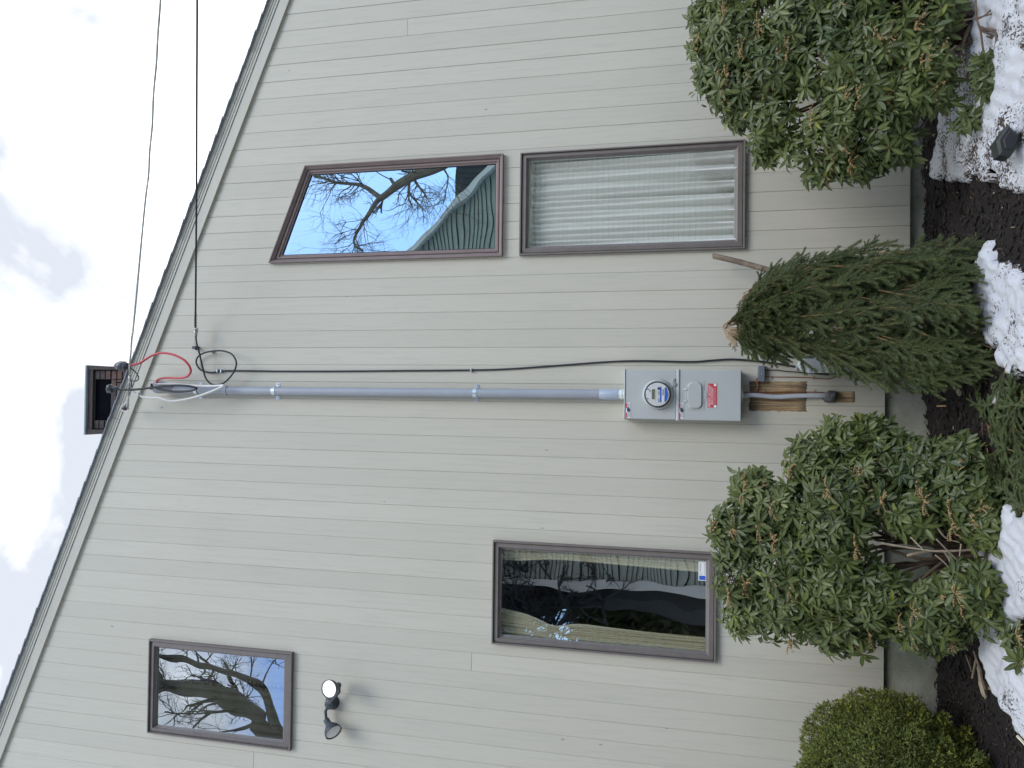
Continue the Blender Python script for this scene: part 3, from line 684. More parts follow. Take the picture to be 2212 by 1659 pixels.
# latch, breaker door, stickers
mb = MB(); p, q = bxp(988, 355), bxp(925, 300); mb.bbox((p[0], by-.024, p[1]), (q[0], by-.004, q[1]), .003); p, q = bxp(985, 330), bxp(915, 215); mb.bbox((p[0]+.01, by-.016, p[1]+.006), (q[0]-.002, by-.006, q[1]), .003)
mb.lathe((q[0]-.009, by-.016, q[1]-.011), (0, -1, 0), [(.004, 0), (.004, .004)], 10); mb.build('latch', M_ALU, CAB)
p, q = bxp(1470, 768), bxp(1162, 260)
mb = MB(); yy = by-.0085
poly = [bxp(1162, 768), bxp(1470, 768), bxp(1470, 612)]+[bxp(1462+62*math.cos(a), 516+96*math.sin(a)) for a in np.linspace(1.35, -1.35, 11)]+[bxp(1470, 420), bxp(1470, 260), bxp(1162, 260)]
mb.prism(poly, yy, by-.004); DOOR = mb.build('breaker_door', M_CAB, CAB)
def rrect(xa, xb, ya, yb, r, k=5):
    pts = []
    for cx, cy, a0 in ((xb-r, yb-r, 0), (xa+r, yb-r, 90), (xa+r, ya+r, 180), (xb-r, ya+r, 270)):
        for i in range(k+1): a = math.radians(a0+90*i/k); pts.append(bxp(cx+r*math.cos(a), cy+r*math.sin(a)))
    return pts[::-1]
mb = MB(); pl = rrect(1185, 1430, 275, 755, 85); 
n = len(pl); c = np.mean(np.array(pl), 0)
vs = [(x, by-.008, z) for x, z in pl]+[(c[0]+(x-c[0])*.93, by-.019, c[1]+(z-c[1])*.96) for x, z in pl]+[(c[0]+(x-c[0])*.84, by-.021, c[1]+(z-c[1])*.92) for x, z in pl]
fs = [(i, (i+1) % n, n+(i+1) % n, n+i) for i in range(n)]+[(n+i, n+(i+1) % n, 2*n+(i+1) % n, 2*n+i) for i in range(n)]+[tuple(range(2*n, 3*n))]
mb.add(vs, fs); mb.build('door_bulge', M_CAB, DOOR)
mb = MB()
for y0 in (393, 592): p, q = bxp(1175, y0+40), bxp(1118, y0); mb.bbox((p[0], by-.014, p[1]), (q[0], by-.004, q[1]), .002)
p, q = bxp(1158, 595), bxp(1145, 430); mb.box((p[0], by-.009, p[1]), (q[0], by-.004, q[1]))
p, q = bxp(1505, 522), bxp(1440, 510); mb.box((p[0], by-.013, p[1]), (q[0], by-.006, q[1])); mb.build('hinge', M_CABD, DOOR)
sy = by-.0075
def srect(name, xa, xb, ya, yb, mt, Y=sy, th=.0012, parent=CAB):
    p, q = bxp(xb, yb), bxp(xa, ya); mb = MB(); mb.box((p[0], Y-th, p[1]), (q[0], Y, q[1])); return mb.build(name, mt, parent)
def text(s, cx, cz, h, wd, Y, mt, parent, name='lettering'):
    cu = bpy.data.curves.new('t', 'FONT'); cu.body = s; cu.size = 1; cu.align_x = 'CENTER'; cu.align_y = 'CENTER'; cu.extrude = .01
    ob = bpy.data.objects.new('t', cu); COL.objects.link(ob); dg = bpy.context.evaluated_depsgraph_get(); dg.update()
    me = bpy.data.meshes.new_from_object(ob.evaluated_get(dg)); bpy.data.objects.remove(ob)
    co = np.empty(len(me.vertices)*3); me.vertices.foreach_get('co', co); co = co.reshape(-1, 3)
    lo, hi = co.min(0), co.max(0); c = (lo+hi)/2
    v = np.stack([(co[:, 0]-c[0])/(hi[0]-lo[0])*wd+cx, -(co[:, 2])*.02+Y, (co[:, 1]-c[1])/(hi[1]-lo[1])*h+cz], -1)
    me.vertices.foreach_set('co', v.ravel()); me.materials.clear(); me.materials.append(mt); me.update()
    return link(bpy.data.objects.new(name, me), parent)
RL = srect('warning_label', 1535, 1688, 312, 728, M_STR); RL['label'] = 'red emergency disconnect label'
def ltext(s, xa, xb, ya, yb, mt, Y, par): p, q = bxp(xb, yb), bxp(xa, ya); text(s, (p[0]+q[0])/2, (p[1]+q[1])/2, q[1]-p[1], q[0]-p[0], Y, mt, par)
ltext('EMERGENCY DISCONNECT', 1547, 1582, 330, 712, M_STW, sy-.0016, RL); ltext('SERVICE DISCONNECT', 1592, 1626, 365, 680, M_STW, sy-.0016, RL)
ltext('DESCONEXION DE EMERGENCIA', 1634, 1650, 380, 668, M_INKP, sy-.0016, RL); ltext('DESCONEXION DEL SERVICIO', 1658, 1674, 380, 668, M_INKP, sy-.0016, RL)
for ya in (314, 686): srect('corner_mark', 1640, 1684, ya, ya+42, M_STW, sy-.0014, .0006, RL)
for xa, xb, ya, yb in ((110, 185, 640, 910), (1037, 1110, 645, 918)):
    s_ = srect('danger_sticker', xa, xb, ya, yb, M_STW, sy); L_ = yb-ya
    srect('red_header', xa+3, xa+22, ya+6, ya+.36*L_, M_STR, sy-.0014, .0006, s_); srect('red_header', xa+3, xa+22, yb-.36*L_, yb-6, M_STR, sy-.0014, .0006, s_)
    for a, b in ((.04, .36), (.64, .96)):
        for q_ in range(5): srect('fine_print', xa+29+q_*8, xa+32+q_*8, ya+a*L_+4, ya+b*L_-6*(q_ % 2)-4, M_INKG, sy-.0014, .0005, s_)
    mb = MB(); p = bxp(xa+38, ya+.49*L_); mb.prism([(p[0]-.016, p[1]-.010), (p[0]+.004, p[1]-.014), (p[0]+.020, p[1]-.004), (p[0]+.016, p[1]+.006), (p[0]+.002, p[1]+.010), (p[0]-.012, p[1]+.004)], sy-.002, sy-.0013); mb.build('pictogram', M_INK, s_)
mb = MB(); p = P(*Z5(105, 448), -.05); p2 = P(*Z5(75, 448), -.05)
cx_ = P(*Z5(60, 448), -.05).x
mb.lathe((cx_, -.055, bz1-.004), (0, 0, 1), [(.040, 0), (.040, .006), (.034, .008), (.034, .022), (.038, .023), (.038, .030)], 8); mb.lathe((cx_, -.055, bz1+.026), (0, 0, 1), [(.033, 0), (.033, .02)], 20); mb.build('conduit_hub', M_WPL, CAB)
mb = MB(); p = bxp(2130, 520, -.06); bxc = p[0]
mb.box((bxc-.02, -.085, bz0-.02), (bxc+.02, -.035, bz0+.002)); mb.box((bxc-.036, -.075, bz0-.014), (bxc-.022, -.045, bz0-.001)); mb.box((bxc+.022, -.078, bz0-.014), (bxc+.042, -.04, bz0-.001))
for s_ in (-.029, .034): mb.lathe((bxc+s_, -.078, bz0-.008), (0, -1, 0), [(.006, 0), (.006, .006)], 8)
mb.build('cable_clamp', M_ALU, CAB)
# conduit mast with its straps
MAST = empty('conduit_mast', (cx_, -.055, bz1+.04), 'tall grey plastic service conduit strapped to the siding above the meter cabinet', 'conduit')
xt = P(400, 843, -.055).x; xb = cx_
def cpt(z, y=-.055): t = (z-bz1)/(P(340, 843, -.055).z-bz1); return Vector((xb+(xt-xb)*t, y, z))
zc1 = P(489, 843, -.055).z; ztop = P(372, 840, -.055).z; zlow = bz1+.045
mb = MB(); mb.tube([cpt(zc1-.01), cpt((zc1+zlow)/2), cpt(zlow+.05)], .0325, 24); mb.build('pipe', M_PVC, MAST, smooth=True)
mb = MB(); mb.tube([cpt(ztop), cpt(zc1)], .0295, 24); mb.build('pipe', M_PVC, MAST, smooth=True)
mb = MB(); mb.lathe(cpt(zc1-.014), (0, 0, 1), [(.033, 0), (.037, .001), (.037, .022), (.031, .024)], 24); mb.build('coupling', M_PVC, MAST, smooth=True)
mb = MB(); mb.lathe(cpt(zlow), (0, 0, 1), [(.034, 0), (.037, .002), (.037, .125), (.033, .13)], 24); mb.build('coupling', M_PVC2, MAST, smooth=True)
for xd in (425.8, 593, 1027):
    zc = P(xd, 845, -.055).z; c = cpt(zc); r_ = .0335; ang = np.linspace(0, math.pi, 13); mb = MB(); vs = []; hw = .014
    prof = [(-.064, -.004)]+[(-.040, -.004)]+[(-r_*math.cos(a)*1.04, -.055-r_*1.04*math.sin(a)) if 0 < a < math.pi else (-r_*math.cos(a)*1.04, -.03) for a in ang]+[(.040, -.004), (.064, -.004)]
    inn = [(x*.97, y+.0025) for x, y in prof]
    for zz in (-hw, hw):
        for x, y in prof: vs.append((c.x+x, y, zc+zz))
    for zz in (-hw, hw):
        for x, y in inn: vs.append((c.x+x, y, zc+zz))
    n = len(prof); fs = [(i, i+1, n+i+1, n+i) for i in range(n-1)]+[(2*n+i, 3*n+i, 3*n+i+1, 2*n+i+1) for i in range(n-1)]+[(i, 2*n+i, 2*n+i+1, i+1) for i in range(n-1)]+[(n+i, n+i+1, 3*n+i+1, 3*n+i) for i in range(n-1)]
    mb.add(vs, fs); st = mb.build('strap', M_GALV, MAST)
    mb = MB()
    for s_ in (-.054, .054): mb.lathe((c.x+s_, -.0045, zc), (0, -1, 0), [(.006, 0), (.006, .004), (.003, .006)], 8)
    mb.build('screw', M_STB if False else M_GALV, st)
# weatherhead
wc = P(*Z2(1080, 900), -.075)
mb = MB(); prof = []
for t, r_ in ((-.085, .033), (-.05, .040), (0, .050), (.035, .052), (.06, .047), (.078, .030), (.084, .004)): prof.append((r_, t+.0))
ax = Vector((.10, -.28, 1)).normalized(); mb.lathe(wc, ax, prof, 20); WH = mb.build('weatherhead', M_PVC, MAST, smooth=True)
mb = MB(); fc = wc+ax*.05+Vector((0, -.038, .01)); mb.lathe(fc, (0.1, -.5, .7), [(.024, 0), (.026, .010), (.020, .012)], 16); mb.build('wire_plate', M_BLK, WH)
# conductors looping out of the weatherhead
def zpath(pts, Ys, zz=Z2): n = len(pts); return [P(*zz(*p), np.interp(i/(n-1), np.linspace(0, 1, len(Ys)), Ys)) for i, p in enumerate(pts)]
WC = [('red', M_RED, [(1015, 850), (1030, 815), (1110, 797), (1200, 797), (1300, 795), (1360, 770), (1385, 720), (1365, 660), (1310, 600), (1200, 545), (1080, 525), (980, 545), (900, 590), (830, 635), (760, 652), (690, 657)], [-.12, -.19, -.24, -.26, -.30], .0088),
      ('white', M_WHT, [(1005, 862), (1150, 860), (1400, 878), (1600, 885), (1725, 878), (1738, 884), (1700, 905), (1600, 948), (1450, 1000), (1300, 1035), (1180, 1048), (1110, 1035), (1040, 1012), (950, 1010), (870, 1003), (838, 990)], [-.12, -.16, -.17, -.2, -.21], .0088),
      ('black', M_BLK, [(1000, 905), (1080, 925), (1200, 945), (1320, 943), (1400, 932), (1447, 910), (1380, 888), (1250, 878), (1100, 885), (900, 910), (750, 925), (620, 922), (560, 915)], [-.12, -.19, -.22, -.25, -.28], .0088)]
for nm, mt, pts, Ys, r_ in WC:
    lb = {'red': 'thick red insulated conductor looping from the weatherhead below the chimney', 'white': 'thick white insulated conductor looping over the conduit top', 'black': 'thick black insulated conductor rising past the chimney'}[nm]
    wt = tube_obj('service_conductor', zpath(pts, Ys), r_, mt, lb, 'cable', None, 8, 10)
    WP = Vector(wt.location)
    def under(mb_, nm_, m_, sm=True): 
        o_ = mb_.build(nm_, m_, None, smooth=sm); o_.parent = wt; o_.matrix_parent_inverse = Matrix.Translation(-WP)
    if nm == 'red': 
        mb = MB(); mb.blob(P(*Z2(632, 668), -.30), (.040, .045, .048), 3, .12); c0 = P(*Z2(632, 668), -.30); mb.blob(c0+Vector((0, 0, -.03)), (.034, .036, .036), 5, .1); under(mb, 'taped_splice', M_TAPE)
    if nm == 'black':
        mb = MB(); c0 = P(*Z2(515, 915), -.28); mb.blob(c0, (.034, .034, .036), 8, .18); mb.blob(c0+Vector((.004, 0, -.032)), (.018, .018, .028), 9, .1); under(mb, 'taped_splice', M_TAPE)
    if nm == 'white':
        mb = MB(); c0 = P(*Z2(822, 975), -.21); mb.blob(c0, (.016, .016, .022), 4, .12); mb.tube([c0+Vector((0, 0, .01)), P(*Z2(770, 950), -.22), P(*Z2(755, 940), -.22)], .004, 6); under(mb, 'crimp_connector', M_ALU, False)
tube_obj('jumper_wire', zpath([(705, 692), (740, 698), (790, 740), (818, 795), (795, 828), (745, 828)], [-.27]), .0045, M_BLK, 'thin black jumper wire curling beside the red cable splice', 'wire')
tube_obj('jumper_wire', zpath([(728, 812), (742, 850), (738, 890), (712, 912)], [-.27]), .0045, M_BLK, 'short black jumper wire under the cable grip on the rake', 'wire')
# overhead service drop
pa = [Z1(*p) for p in [(1300, -900), (1285, -400), (1270, 0), (1250, 280), (1238, 500), (1215, 760), (1205, 1000), (1185, 1200), (1175, 1400), (1145, 1640)]]+[Z2(*p) for p in [(770, 150), (745, 350), (735, 500), (722, 620), (718, 700), (725, 790), (714, 860), (708, 960), (703, 1050), (690, 1110)]]
Ys = list(np.linspace(-1.3, -.24, len(pa)-4))+[-.22, -.2, -.18, -.16]
pp = smooth_path([P(*p, y) for p, y in zip(pa, Ys)], 10)
DROP = empty('service_drop', pp[-1], 'pale twisted overhead service drop cable crossing the sky to the roof rake', 'cable')
for s_ in (0, 1, 2):
    mb = MB(); q = []
    for i, p in enumerate(pp): a = i*.35+s_*2.094; q.append(p+Vector((math.cos(a)*.0055, math.sin(a)*.0055, math.sin(a)*.005)))
    mb.tube(q, .0068 if s_ else .0055, 6); mb.build('strand', [M_ALU, M_DROP, M_DROP][s_], DROP, smooth=True)
tube_obj('grip_bail', [P(*Z2(*p), -.15) for p in [(705, 960), (708, 1060), (706, 1130), (685, 1160), (640, 1152), (622, 1130), (650, 1090), (690, 1060), (703, 1000)]], .0035, M_WHT, None, None, None)
bpy.data.objects['grip_bail'].parent = None
o = bpy.data.objects['grip_bail']; o.parent = DROP; o.matrix_parent_inverse = Matrix.Translation(-DROP.location)
mb = MB(); mb.blob(P(*Z2(672, 1125), -.11), (.020, .035, .024), 12, .12); o = mb.build('insulator_knob', mat('brown_porcelain', (.12, .10, .10), .25, var=.3), DROP, smooth=True)
mb = MB(); mb.tube([P(*Z2(720, 775), -.22), P(*Z2(727, 812), -.22)], .011, 10); mb.build('ferrule', M_ALU, DROP, smooth=True)
# telephone / broadband line
TEL = empty('broadband_cable', P(420, 720, -.06), 'black broadband cable looping and running down the siding beside the conduit', 'cable')
p0 = [P(427, -900, -1.5), P(427, -400, -1.1), P(427, 0, -.75), P(426, 200, -.56), P(425.5, 400, -.36), P(*Z2(1443, 0), -.18), P(*Z2(1440, 120), -.13), P(*Z2(1440, 250), -.09)]
for dx in (0, .0075):
    mb = MB(); mb.tube([p+Vector((0, 0, dx)) for p in smooth_path(p0, 8)], .0042, 6); mb.build('span', M_BLK, TEL, smooth=True)
mb = MB(); q = smooth_path([P(*Z2(1440, y), -.11) for y in (85, 140, 200, 260, 340)], 14); q = [p+Vector((0, math.cos(i*.9)*.010, math.sin(i*.9)*.010)) for i, p in enumerate(q)]; mb.tube(q, .002, 5); mb.build('lashing_wire', M_BLK, TEL)
mb = MB(); a, b = P(*Z2(1448, 255), -.10), P(*Z2(1438, 338), -.10); mb.tube([a, a+(b-a)*.1, b-(b-a)*.1, b], [.012, .015, .013, .009], 8); mb.build('wedge_clamp', M_ALU, TEL)
mb = MB(); mb.tube([P(*Z2(1425, 350), -.09), P(*Z2(1425, 440), -.05)], .0018, 5); mb.tube([P(*Z2(1440, 350), -.09), P(*Z2(1438, 440), -.05)], .0018, 5); mb.build('bail_wire', M_ALU, TEL)
mb = MB(); c0 = P(*Z2(1430, 468), -.035); mb.lathe(c0+Vector((0, .035, 0)), (0, -1, 0), [(.018, 0), (.018, .02), (.010, .03), (.010, .05), (.014, .055)], 12); mb.build('hook', M_LAMP, TEL)
lp = [(1440, 335), (1452, 430), (1480, 530), (1500, 620), (1520, 700), (1545, 790), (1590, 850), (1640, 872), (1700, 868), (1760, 840), (1820, 780), (1865, 710), (1882, 640), (1865, 580), (1820, 530), (1750, 505), (1680, 500), (1600, 508), (1530, 525), (1470, 560), (1445, 610), (1455, 660), (1490, 705), (1540, 728), (1620, 738), (1720, 722), (1850, 718), (2212, 722)]
lw = [P(*Z2(*p), y) for p, y in zip(lp, np.interp(range(len(lp)), [0, 5, 12, 18, 22, 27], [-.09, -.07, -.10, -.04, -.016, -.012]))]
dn = [(600, 802), (720, 802), (850, 801), (1018, 799.5), (1100, 797), (1200, 790)]
lw += [P(*p, -.010) for p in dn]+[P(*Z5(*p), -.012) for p in [(0, 165), (300, 157), (700, 165), (900, 152), (1060, 143), (1250, 155), (1450, 180), (1600, 205), (1700, 232), (1800, 262), (1900, 275), (2000, 268)]]
mb = MB(); mb.tube(smooth_path(lw, 8), .0066, 8); mb.build('jacket', M_BLK, TEL, smooth=True)
for c in ((P(*Z2(1608, 512), -.03)), P(*Z2(1720, 725), -.012), P(1018, 800, -.012), P(470, 801, -.012), P(*Z5(1630, 218), -.014)):
    mb = MB(); mb.bbox((c.x-.012, -.024, c.z-.006), (c.x+.014, -.001, c.z+.006), .002); mb.build('cable_clip', M_GALV, TEL)
# service entrance cable under the cabinet, its putty and ground wires
tube_obj('service_entrance_cable', [P(*ZC(*p), y) for p, y in zip([(60, 792), (150, 790), (250, 777), (400, 785), (600, 806), (800, 808), (1000, 794), (1250, 786), (1500, 785), (1640, 785)], [-.06, -.06, -.055, -.045, -.035, -.03, -.028, -.028, -.026, .0])], .0165, M_SEC, 'thick grey service cable running down from the meter cabinet to a putty seal', 'cable', None, 8, 14, .8)
mb = MB()
for i in range(6): c0 = P(*ZC(600+i*38, 806), -.045); mb.tube([c0+Vector((-.012, .004, 0)), c0+Vector((0, -.003, .002)), c0+Vector((.012, .004, 0))], .0035, 6)
PUT = MB(); PUT.blob(P(*ZC(1640, 795), -.02), (.034, .040, .042), 21, .10, 20, 14); PUT.blob(P(*ZC(1590, 840), -.01), (.026, .02, .034), 22, .15, 16, 10); PUT.blob(P(*ZC(1690, 780), -.012), (.028, .03, .026), 25, .12, 16, 10)
PUT.build('putty_seal', M_PUTTY, None, smooth=True, origin=True, label='lumpy dark grey putty seal where the grey cable enters the siding', cat='putty seal')
def staple(par, c, mt, w=.010):
    mb = MB(); mb.tube([c+Vector((-w, .012, 0)), c+Vector((-w, -.003, 0)), c+Vector((w, -.003, 0)), c+Vector((w, .012, 0))], .0022, 6); mb.build('staple', mt, par)
GW = empty('ground_wire', P(*ZC(130, 735), -.008), 'bare copper ground wire stapled beside the thick grey cable', 'wire')
mb = MB(); mb.tube(smooth_path([P(*ZC(*p), -.007) for p in [(95, 745), (200, 728), (350, 725), (600, 727), (1000, 720), (1350, 726), (1540, 730)]], 8), .0032, 6); mb.build('conductor', M_COP, GW)
for x in (498, 1360): staple(GW, P(*ZC(x, 715), -.006), M_COP)
GW2 = empty('ground_wire', P(*ZC(500, 460), -.008), 'thin brownish ground wire wandering down from the small grey box', 'wire')
mb = MB(); mb.tube(smooth_path([P(*ZC(*p), -.006) for p in [(490, 458), (700, 462), (1050, 465), (1300, 475), (1480, 490), (1600, 495), (1700, 465), (1800, 432), (1950, 425), (2070, 437)]], 8), .0026, 6); mb.build('conductor', M_COP, GW2)
for x in (612, 1345): staple(GW2, P(*ZC(x, 475), -.006), M_COP, .011)
tube_obj('orange_wire', [P(*ZC(*p), y) for p, y in zip([(360, 480), (345, 530), (372, 600), (372, 640), (345, 700)], (-.03, -.02, -.018, -.015, -.008))], .0052, M_ORG, 'frayed orange copper wire tail under the small grey box', 'wire')
tube_obj('black_wire', [P(*ZC(*p), -.01) for p in [(500, 345), (700, 340), (850, 360), (1100, 380), (1400, 410), (1600, 420), (1750, 410), (1850, 380), (1900, 350)]], .0032, M_BLK, 'thin black wire from the small grey box to the white box', 'wire')
p, q = P(*ZC(495, 545), -.04), P(*ZC(375, 265), -.04)
GB = empty('bonding_box', ((p.x+q.x)/2, -.02, p.z), 'small blue-grey plastic box on the siding beneath the meter cabinet', 'box')
mb = MB(); mb.bbox((p.x, -.042, p.z), (q.x, -.001, q.z), .004); mb.build('cover', M_GBOX, GB); mb = MB(); mb.lathe(((p.x+q.x)/2, -.041, (p.z+q.z)/2), (0, -1, 0), [(.008, 0), (.008, .003)], 12); sc = mb.build('screw', M_BLK, GB)
mb = MB(); mb.lathe(((p.x+q.x)/2, -.0435, (p.z+q.z)/2), (0, -1, 0), [(.004, 0), (.004, .002)], 10); mb.build('screw_head', M_STW, GB)
a, b = P(*ZC(1080, 385), -.07), P(*ZC(1760, 120), -.07)
WB = empty('cable_box', ((a.x+b.x)/2, -.05, b.z), 'white plastic cable box half hidden behind the cut spruce', 'box')
mb = MB(); n = 12; cxm = (a.x+b.x)/2; hw = (b.x-a.x)/2; pts = [(cxm-hw, b.z), (cxm+hw, b.z), (cxm+hw, a.z-.07)]+[(cxm+hw*math.cos(t), a.z-.07+.07*math.sin(t)) for t in np.linspace(.2, math.pi-.2, n)]+[(cxm-hw, a.z-.07)]
mb.prism(pts, -.075, -.001, .012); mb.build('cover', M_WPL, WB)
c0 = P(*ZC(1310, 360), -.075); mb = MB(); mb.bbox((c0.x-.014, -.088, c0.z-.022), (c0.x+.016, -.0745, c0.z-.003), .002); mb.bbox((c0.x-.014, -.088, c0.z+.003), (c0.x+.016, -.0745, c0.z+.022), .002); mb.build('latch', M_WPL, WB)
# exhaust of nails and little hooks on the siding
for i, (z_, x, y, lb) in enumerate(((ZC, 1040, 318, 'small dark hook screwed beside the black cable'), (ZC, 2020, 410, 'dark curled hook low on the siding left of the spruce'))):
    c = P(*z_(x, y), -.004); mb = MB(); mb.tube([c+Vector((0, .01, 0)), c+Vector((0, -.006, .002)), c+Vector((-.007, -.010, -.004)), c+Vector((-.004, -.008, -.010))], .003, 6); mb.build('hook', M_BLK, None, smooth=True, origin=True, label=lb, cat='hook')

# ================================================================== FLOODLIGHT
FL = empty('floodlight', P(*ZF(1850, 750), -.03), 'dark bronze twin floodlight under the small upper window', 'floodlight')
bc = P(*ZF(1858, 752), -.05)
mb = MB(); mb.lathe(bc+Vector((0, .05, 0)), (0, -1, 0), [(.056, 0), (.056, .010), (.050, .016), (.040, .03), (.036, .062), (.026, .068)], 20); mb.lathe(bc+Vector((0, -.016, 0)), (0, -1, 0), [(.010, 0), (.010, .006)], 10); mb.build('base', M_LAMP, FL, smooth=True)
def lamp(neck, axis, knuckle, lens=None):
    axis = Vector(axis).normalized(); mb = MB(); mb.tube([bc+Vector((0, -.01, 0)), knuckle, neck], .011, 8)
    mb.lathe(neck, axis, [(.014, -.005), (.022, 0), (.024, .045), (.036, .062), (.056, .090), (.063, .112), (.065, .128), (.0605, .128), (.058, .118)], 28); h = mb.build('lamp_head', M_LAMP, FL, smooth=True)
    mb = MB(); mb.lathe(neck, axis, [(.059, .116), (.059, .121), (.050, .126), (.02, .129), (.0, .130)], 28); mb.build('lens', lens or M_LENS, h, smooth=True)
c1 = P(*ZF(1852, 612), -.19); ax1 = Vector((.12, -1, .16)).normalized(); lamp(c1-ax1*.125, ax1, c1-ax1*.125+Vector((-.05, .01, 0)))
c2 = P(*ZF(1893, 1008), -.12); ax2 = (Vector((-.42, -.52, -.72))).normalized(); lamp(c2-ax2*.125, ax2, P(*ZF(1820, 815), -.06), mat('unlit_lamp_glass', (.80, .80, .77), .15, var=.08, vs=30, bp=.2, bs_=25))
print('equipment done')

# ================================================================== CURTAINS
def curtain(name, x0, x1, z0, z1, Y, amp, nw, mt, label, shape=None, seed=0):
    nx, nz = 120, 30; rs = np.random.default_rng(seed); u = np.linspace(0, 1, nx); v = np.linspace(0, 1, nz); U, V = np.meshgrid(u, v)
    ph = rs.uniform(0, 6.28, 4)
    D = -np.abs(np.sin(U*nw*3.14+.5*np.sin(V*1.3+ph[3])*(1-V)))**.7*amp*(1.2-.9*V)*1.3+.5*np.sin(U*nw*6.28+1.2*np.sin(V*1.1+ph[0])*(1-V)*1.2+.9*np.sin(U*9+ph[1]))*amp*(1-.55*V)+.35*amp*np.sin(U*nw*15+ph[2]+V)
    a, b = (shape or (lambda v: (0, 1)))(V)
    X = x0+(x1-x0)*(a+(b-a)*U); Z = z0+(z1-z0)*V; Yv = Y+D
    idx = np.arange(nx*nz).reshape(nz, nx); F = np.stack([idx[:-1, :-1], idx[:-1, 1:], idx[1:, 1:], idx[1:, :-1]], -1).reshape(-1, 4)
    c = np.array([(x0+x1)/2, Y, z0]); me = arr_mesh(name, np.stack([X, Yv, Z], -1).reshape(-1, 3)-c, F, [mt])
    o = bpy.data.objects.new(name, me); o.location = c; return link(o, None, label, 'curtain')
def cloth(name, col, tr=.35):
    mt, t, b, N, L = nodes(name); L(mixc(t, tuple(x*.92 for x in col), col, noise(t, 30, 3)), b.inputs['Base Color']); b.inputs['Roughness'].default_value = .9
    s = N('ShaderNodeBsdfTranslucent'); s.inputs[0].default_value = (*col, 1); ms = N('ShaderNodeMixShader'); ms.inputs[0].default_value = tr
    L(b.outputs[0], ms.inputs[1]); L(s.outputs[0], ms.inputs[2]); L(ms.outputs[0], t.nodes['Material Output'].inputs[0]); return mt
M_CW = cloth('white_curtain_cloth', (.90, .90, .86), .15); M_CC = cloth('cream_curtain_cloth', (.90, .84, .64), .15); M_CT = cloth('taupe_curtain_cloth', (.30, .28, .21), .1); M_TAS = mat('tassel_fringe', (.34, .30, .20), .9, var=.4, vs=60)
x0, x1, zb, a, b = HOLES[1]; curtain('curtain', x0, x1, zb-.05, a-.02, .095, .042, 7, M_CW, 'white gathered curtain filling the tall window under the slanted one', seed=2)
mb = MB(); 
for i in range(40):
    t = i/40; 
xs_ = np.linspace(x0, x1, 90); zt_ = a+.01
V = []; 
for r_, (zz, yy) in enumerate(((zt_, .055), (zt_-.03, .05), (zt_-.055, .058))):
    for i, x in enumerate(xs_): V.append((x, yy+.006*math.sin(i*.9+r_), zz-(.006*math.sin(i*.55) if r_ == 2 else 0)))
F = [(r_*90+i, r_*90+i+1, (r_+1)*90+i+1, (r_+1)*90+i) for r_ in range(2) for i in range(89)]
me = arr_mesh('valance', V, F, [M_CW]); link(bpy.data.objects.new('curtain_valance', me), None, 'narrow scalloped white valance at the top of the white curtain', 'valance')
x0, x1, zb, a, b = HOLES[2]
curtain('curtain', x0, x0+.27*(x1-x0), zb-.05, a, .09, .02, 3, M_CC, 'cream silky curtain drawn to the left side of the lower left window', lambda V: (0*V, .62+.5*V**3-.25*np.exp(-((V-.74)/.08)**2)), 5)
curtain('curtain', x1-.22*(x1-x0), x1, zb-.05, a, .09, .02, 2, M_CC, 'narrow cream curtain at the right side of the lower left window', lambda V: (.10+.30*V-.25*np.exp(-((V-.95)/.15)**2), 1+0*V), 6)
x0, x1, zb, a, b = HOLES[3]
curtain('curtain', x0, x0+.53*(x1-x0), zb-.05, a, .12, .018, 5, M_CT, 'taupe curtain panel on the left of the small upper window', None, 8)
curtain('curtain', x0+.60*(x1-x0), x1, zb-.05, a, .12, .018, 5, M_CT, 'taupe curtain panel on the right of the small upper window', None, 9)
for xx, lb in ((x0+.535*(x1-x0), 'left'), (x0+.595*(x1-x0), 'right')):
    mb = MB()
    for i in range(34): z = zb+(a-zb)*i/34; mb.blob((xx+random.uniform(-.006, .006), .10, z), (.011, .012, .012), i, .3, 6, 4)
    mb.build('curtain_fringe', M_TAS, None, origin=True, label=f'tan bobble fringe on the {lb} side of the curtain gap in the upper window', cat='fringe')
# security sticker
p, q = P(*ZW3(1958, 500), .0125), P(*ZW3(1897, 338), .0125)
ST = empty('window_sticker', ((p.x+q.x)/2, .012, p.z), 'white and blue sticker reading NATIONAL in the corner of the lower left window', 'sticker')
X0, X1, Zb, Zt = p.x, q.x, p.z, q.z; W_, H_ = X1-X0, Zt-Zb
mb = MB(); mb.box((X0, .0115, Zb), (X1, .0130, Zt)); mb.build('backing', M_STW, ST)
mb = MB(); mb.box((X0+.04*W_, .0105, Zb+.08*H_), (X0+.26*W_, .0115, Zb+.9*H_)); mb.build('blue_panel', M_STB, ST)
text('NATIONAL', X0+.70*W_, Zb+.76*H_, .17*H_, .46*W_, .0112, M_INK, ST); 
mb = MB(); mb.box((X0+.32*W_, .0107, Zb+.52*H_), (X0+.41*W_, .0113, Zb+.72*H_)); mb.build('emblem', mat('ink_tan', (.65, .58, .38), .5, bp=0), ST)
mb = MB(); mb.box((X0+.30*W_, .0107, Zb+.12*H_), (X0+.94*W_, .0113, Zb+.19*H_)); mb.box((X0+.31*W_, .0107, Zb+.78*H_), (X0+.37*W_, .0113, Zb+.88*H_)); mb.build('print_line', M_INKG, ST)

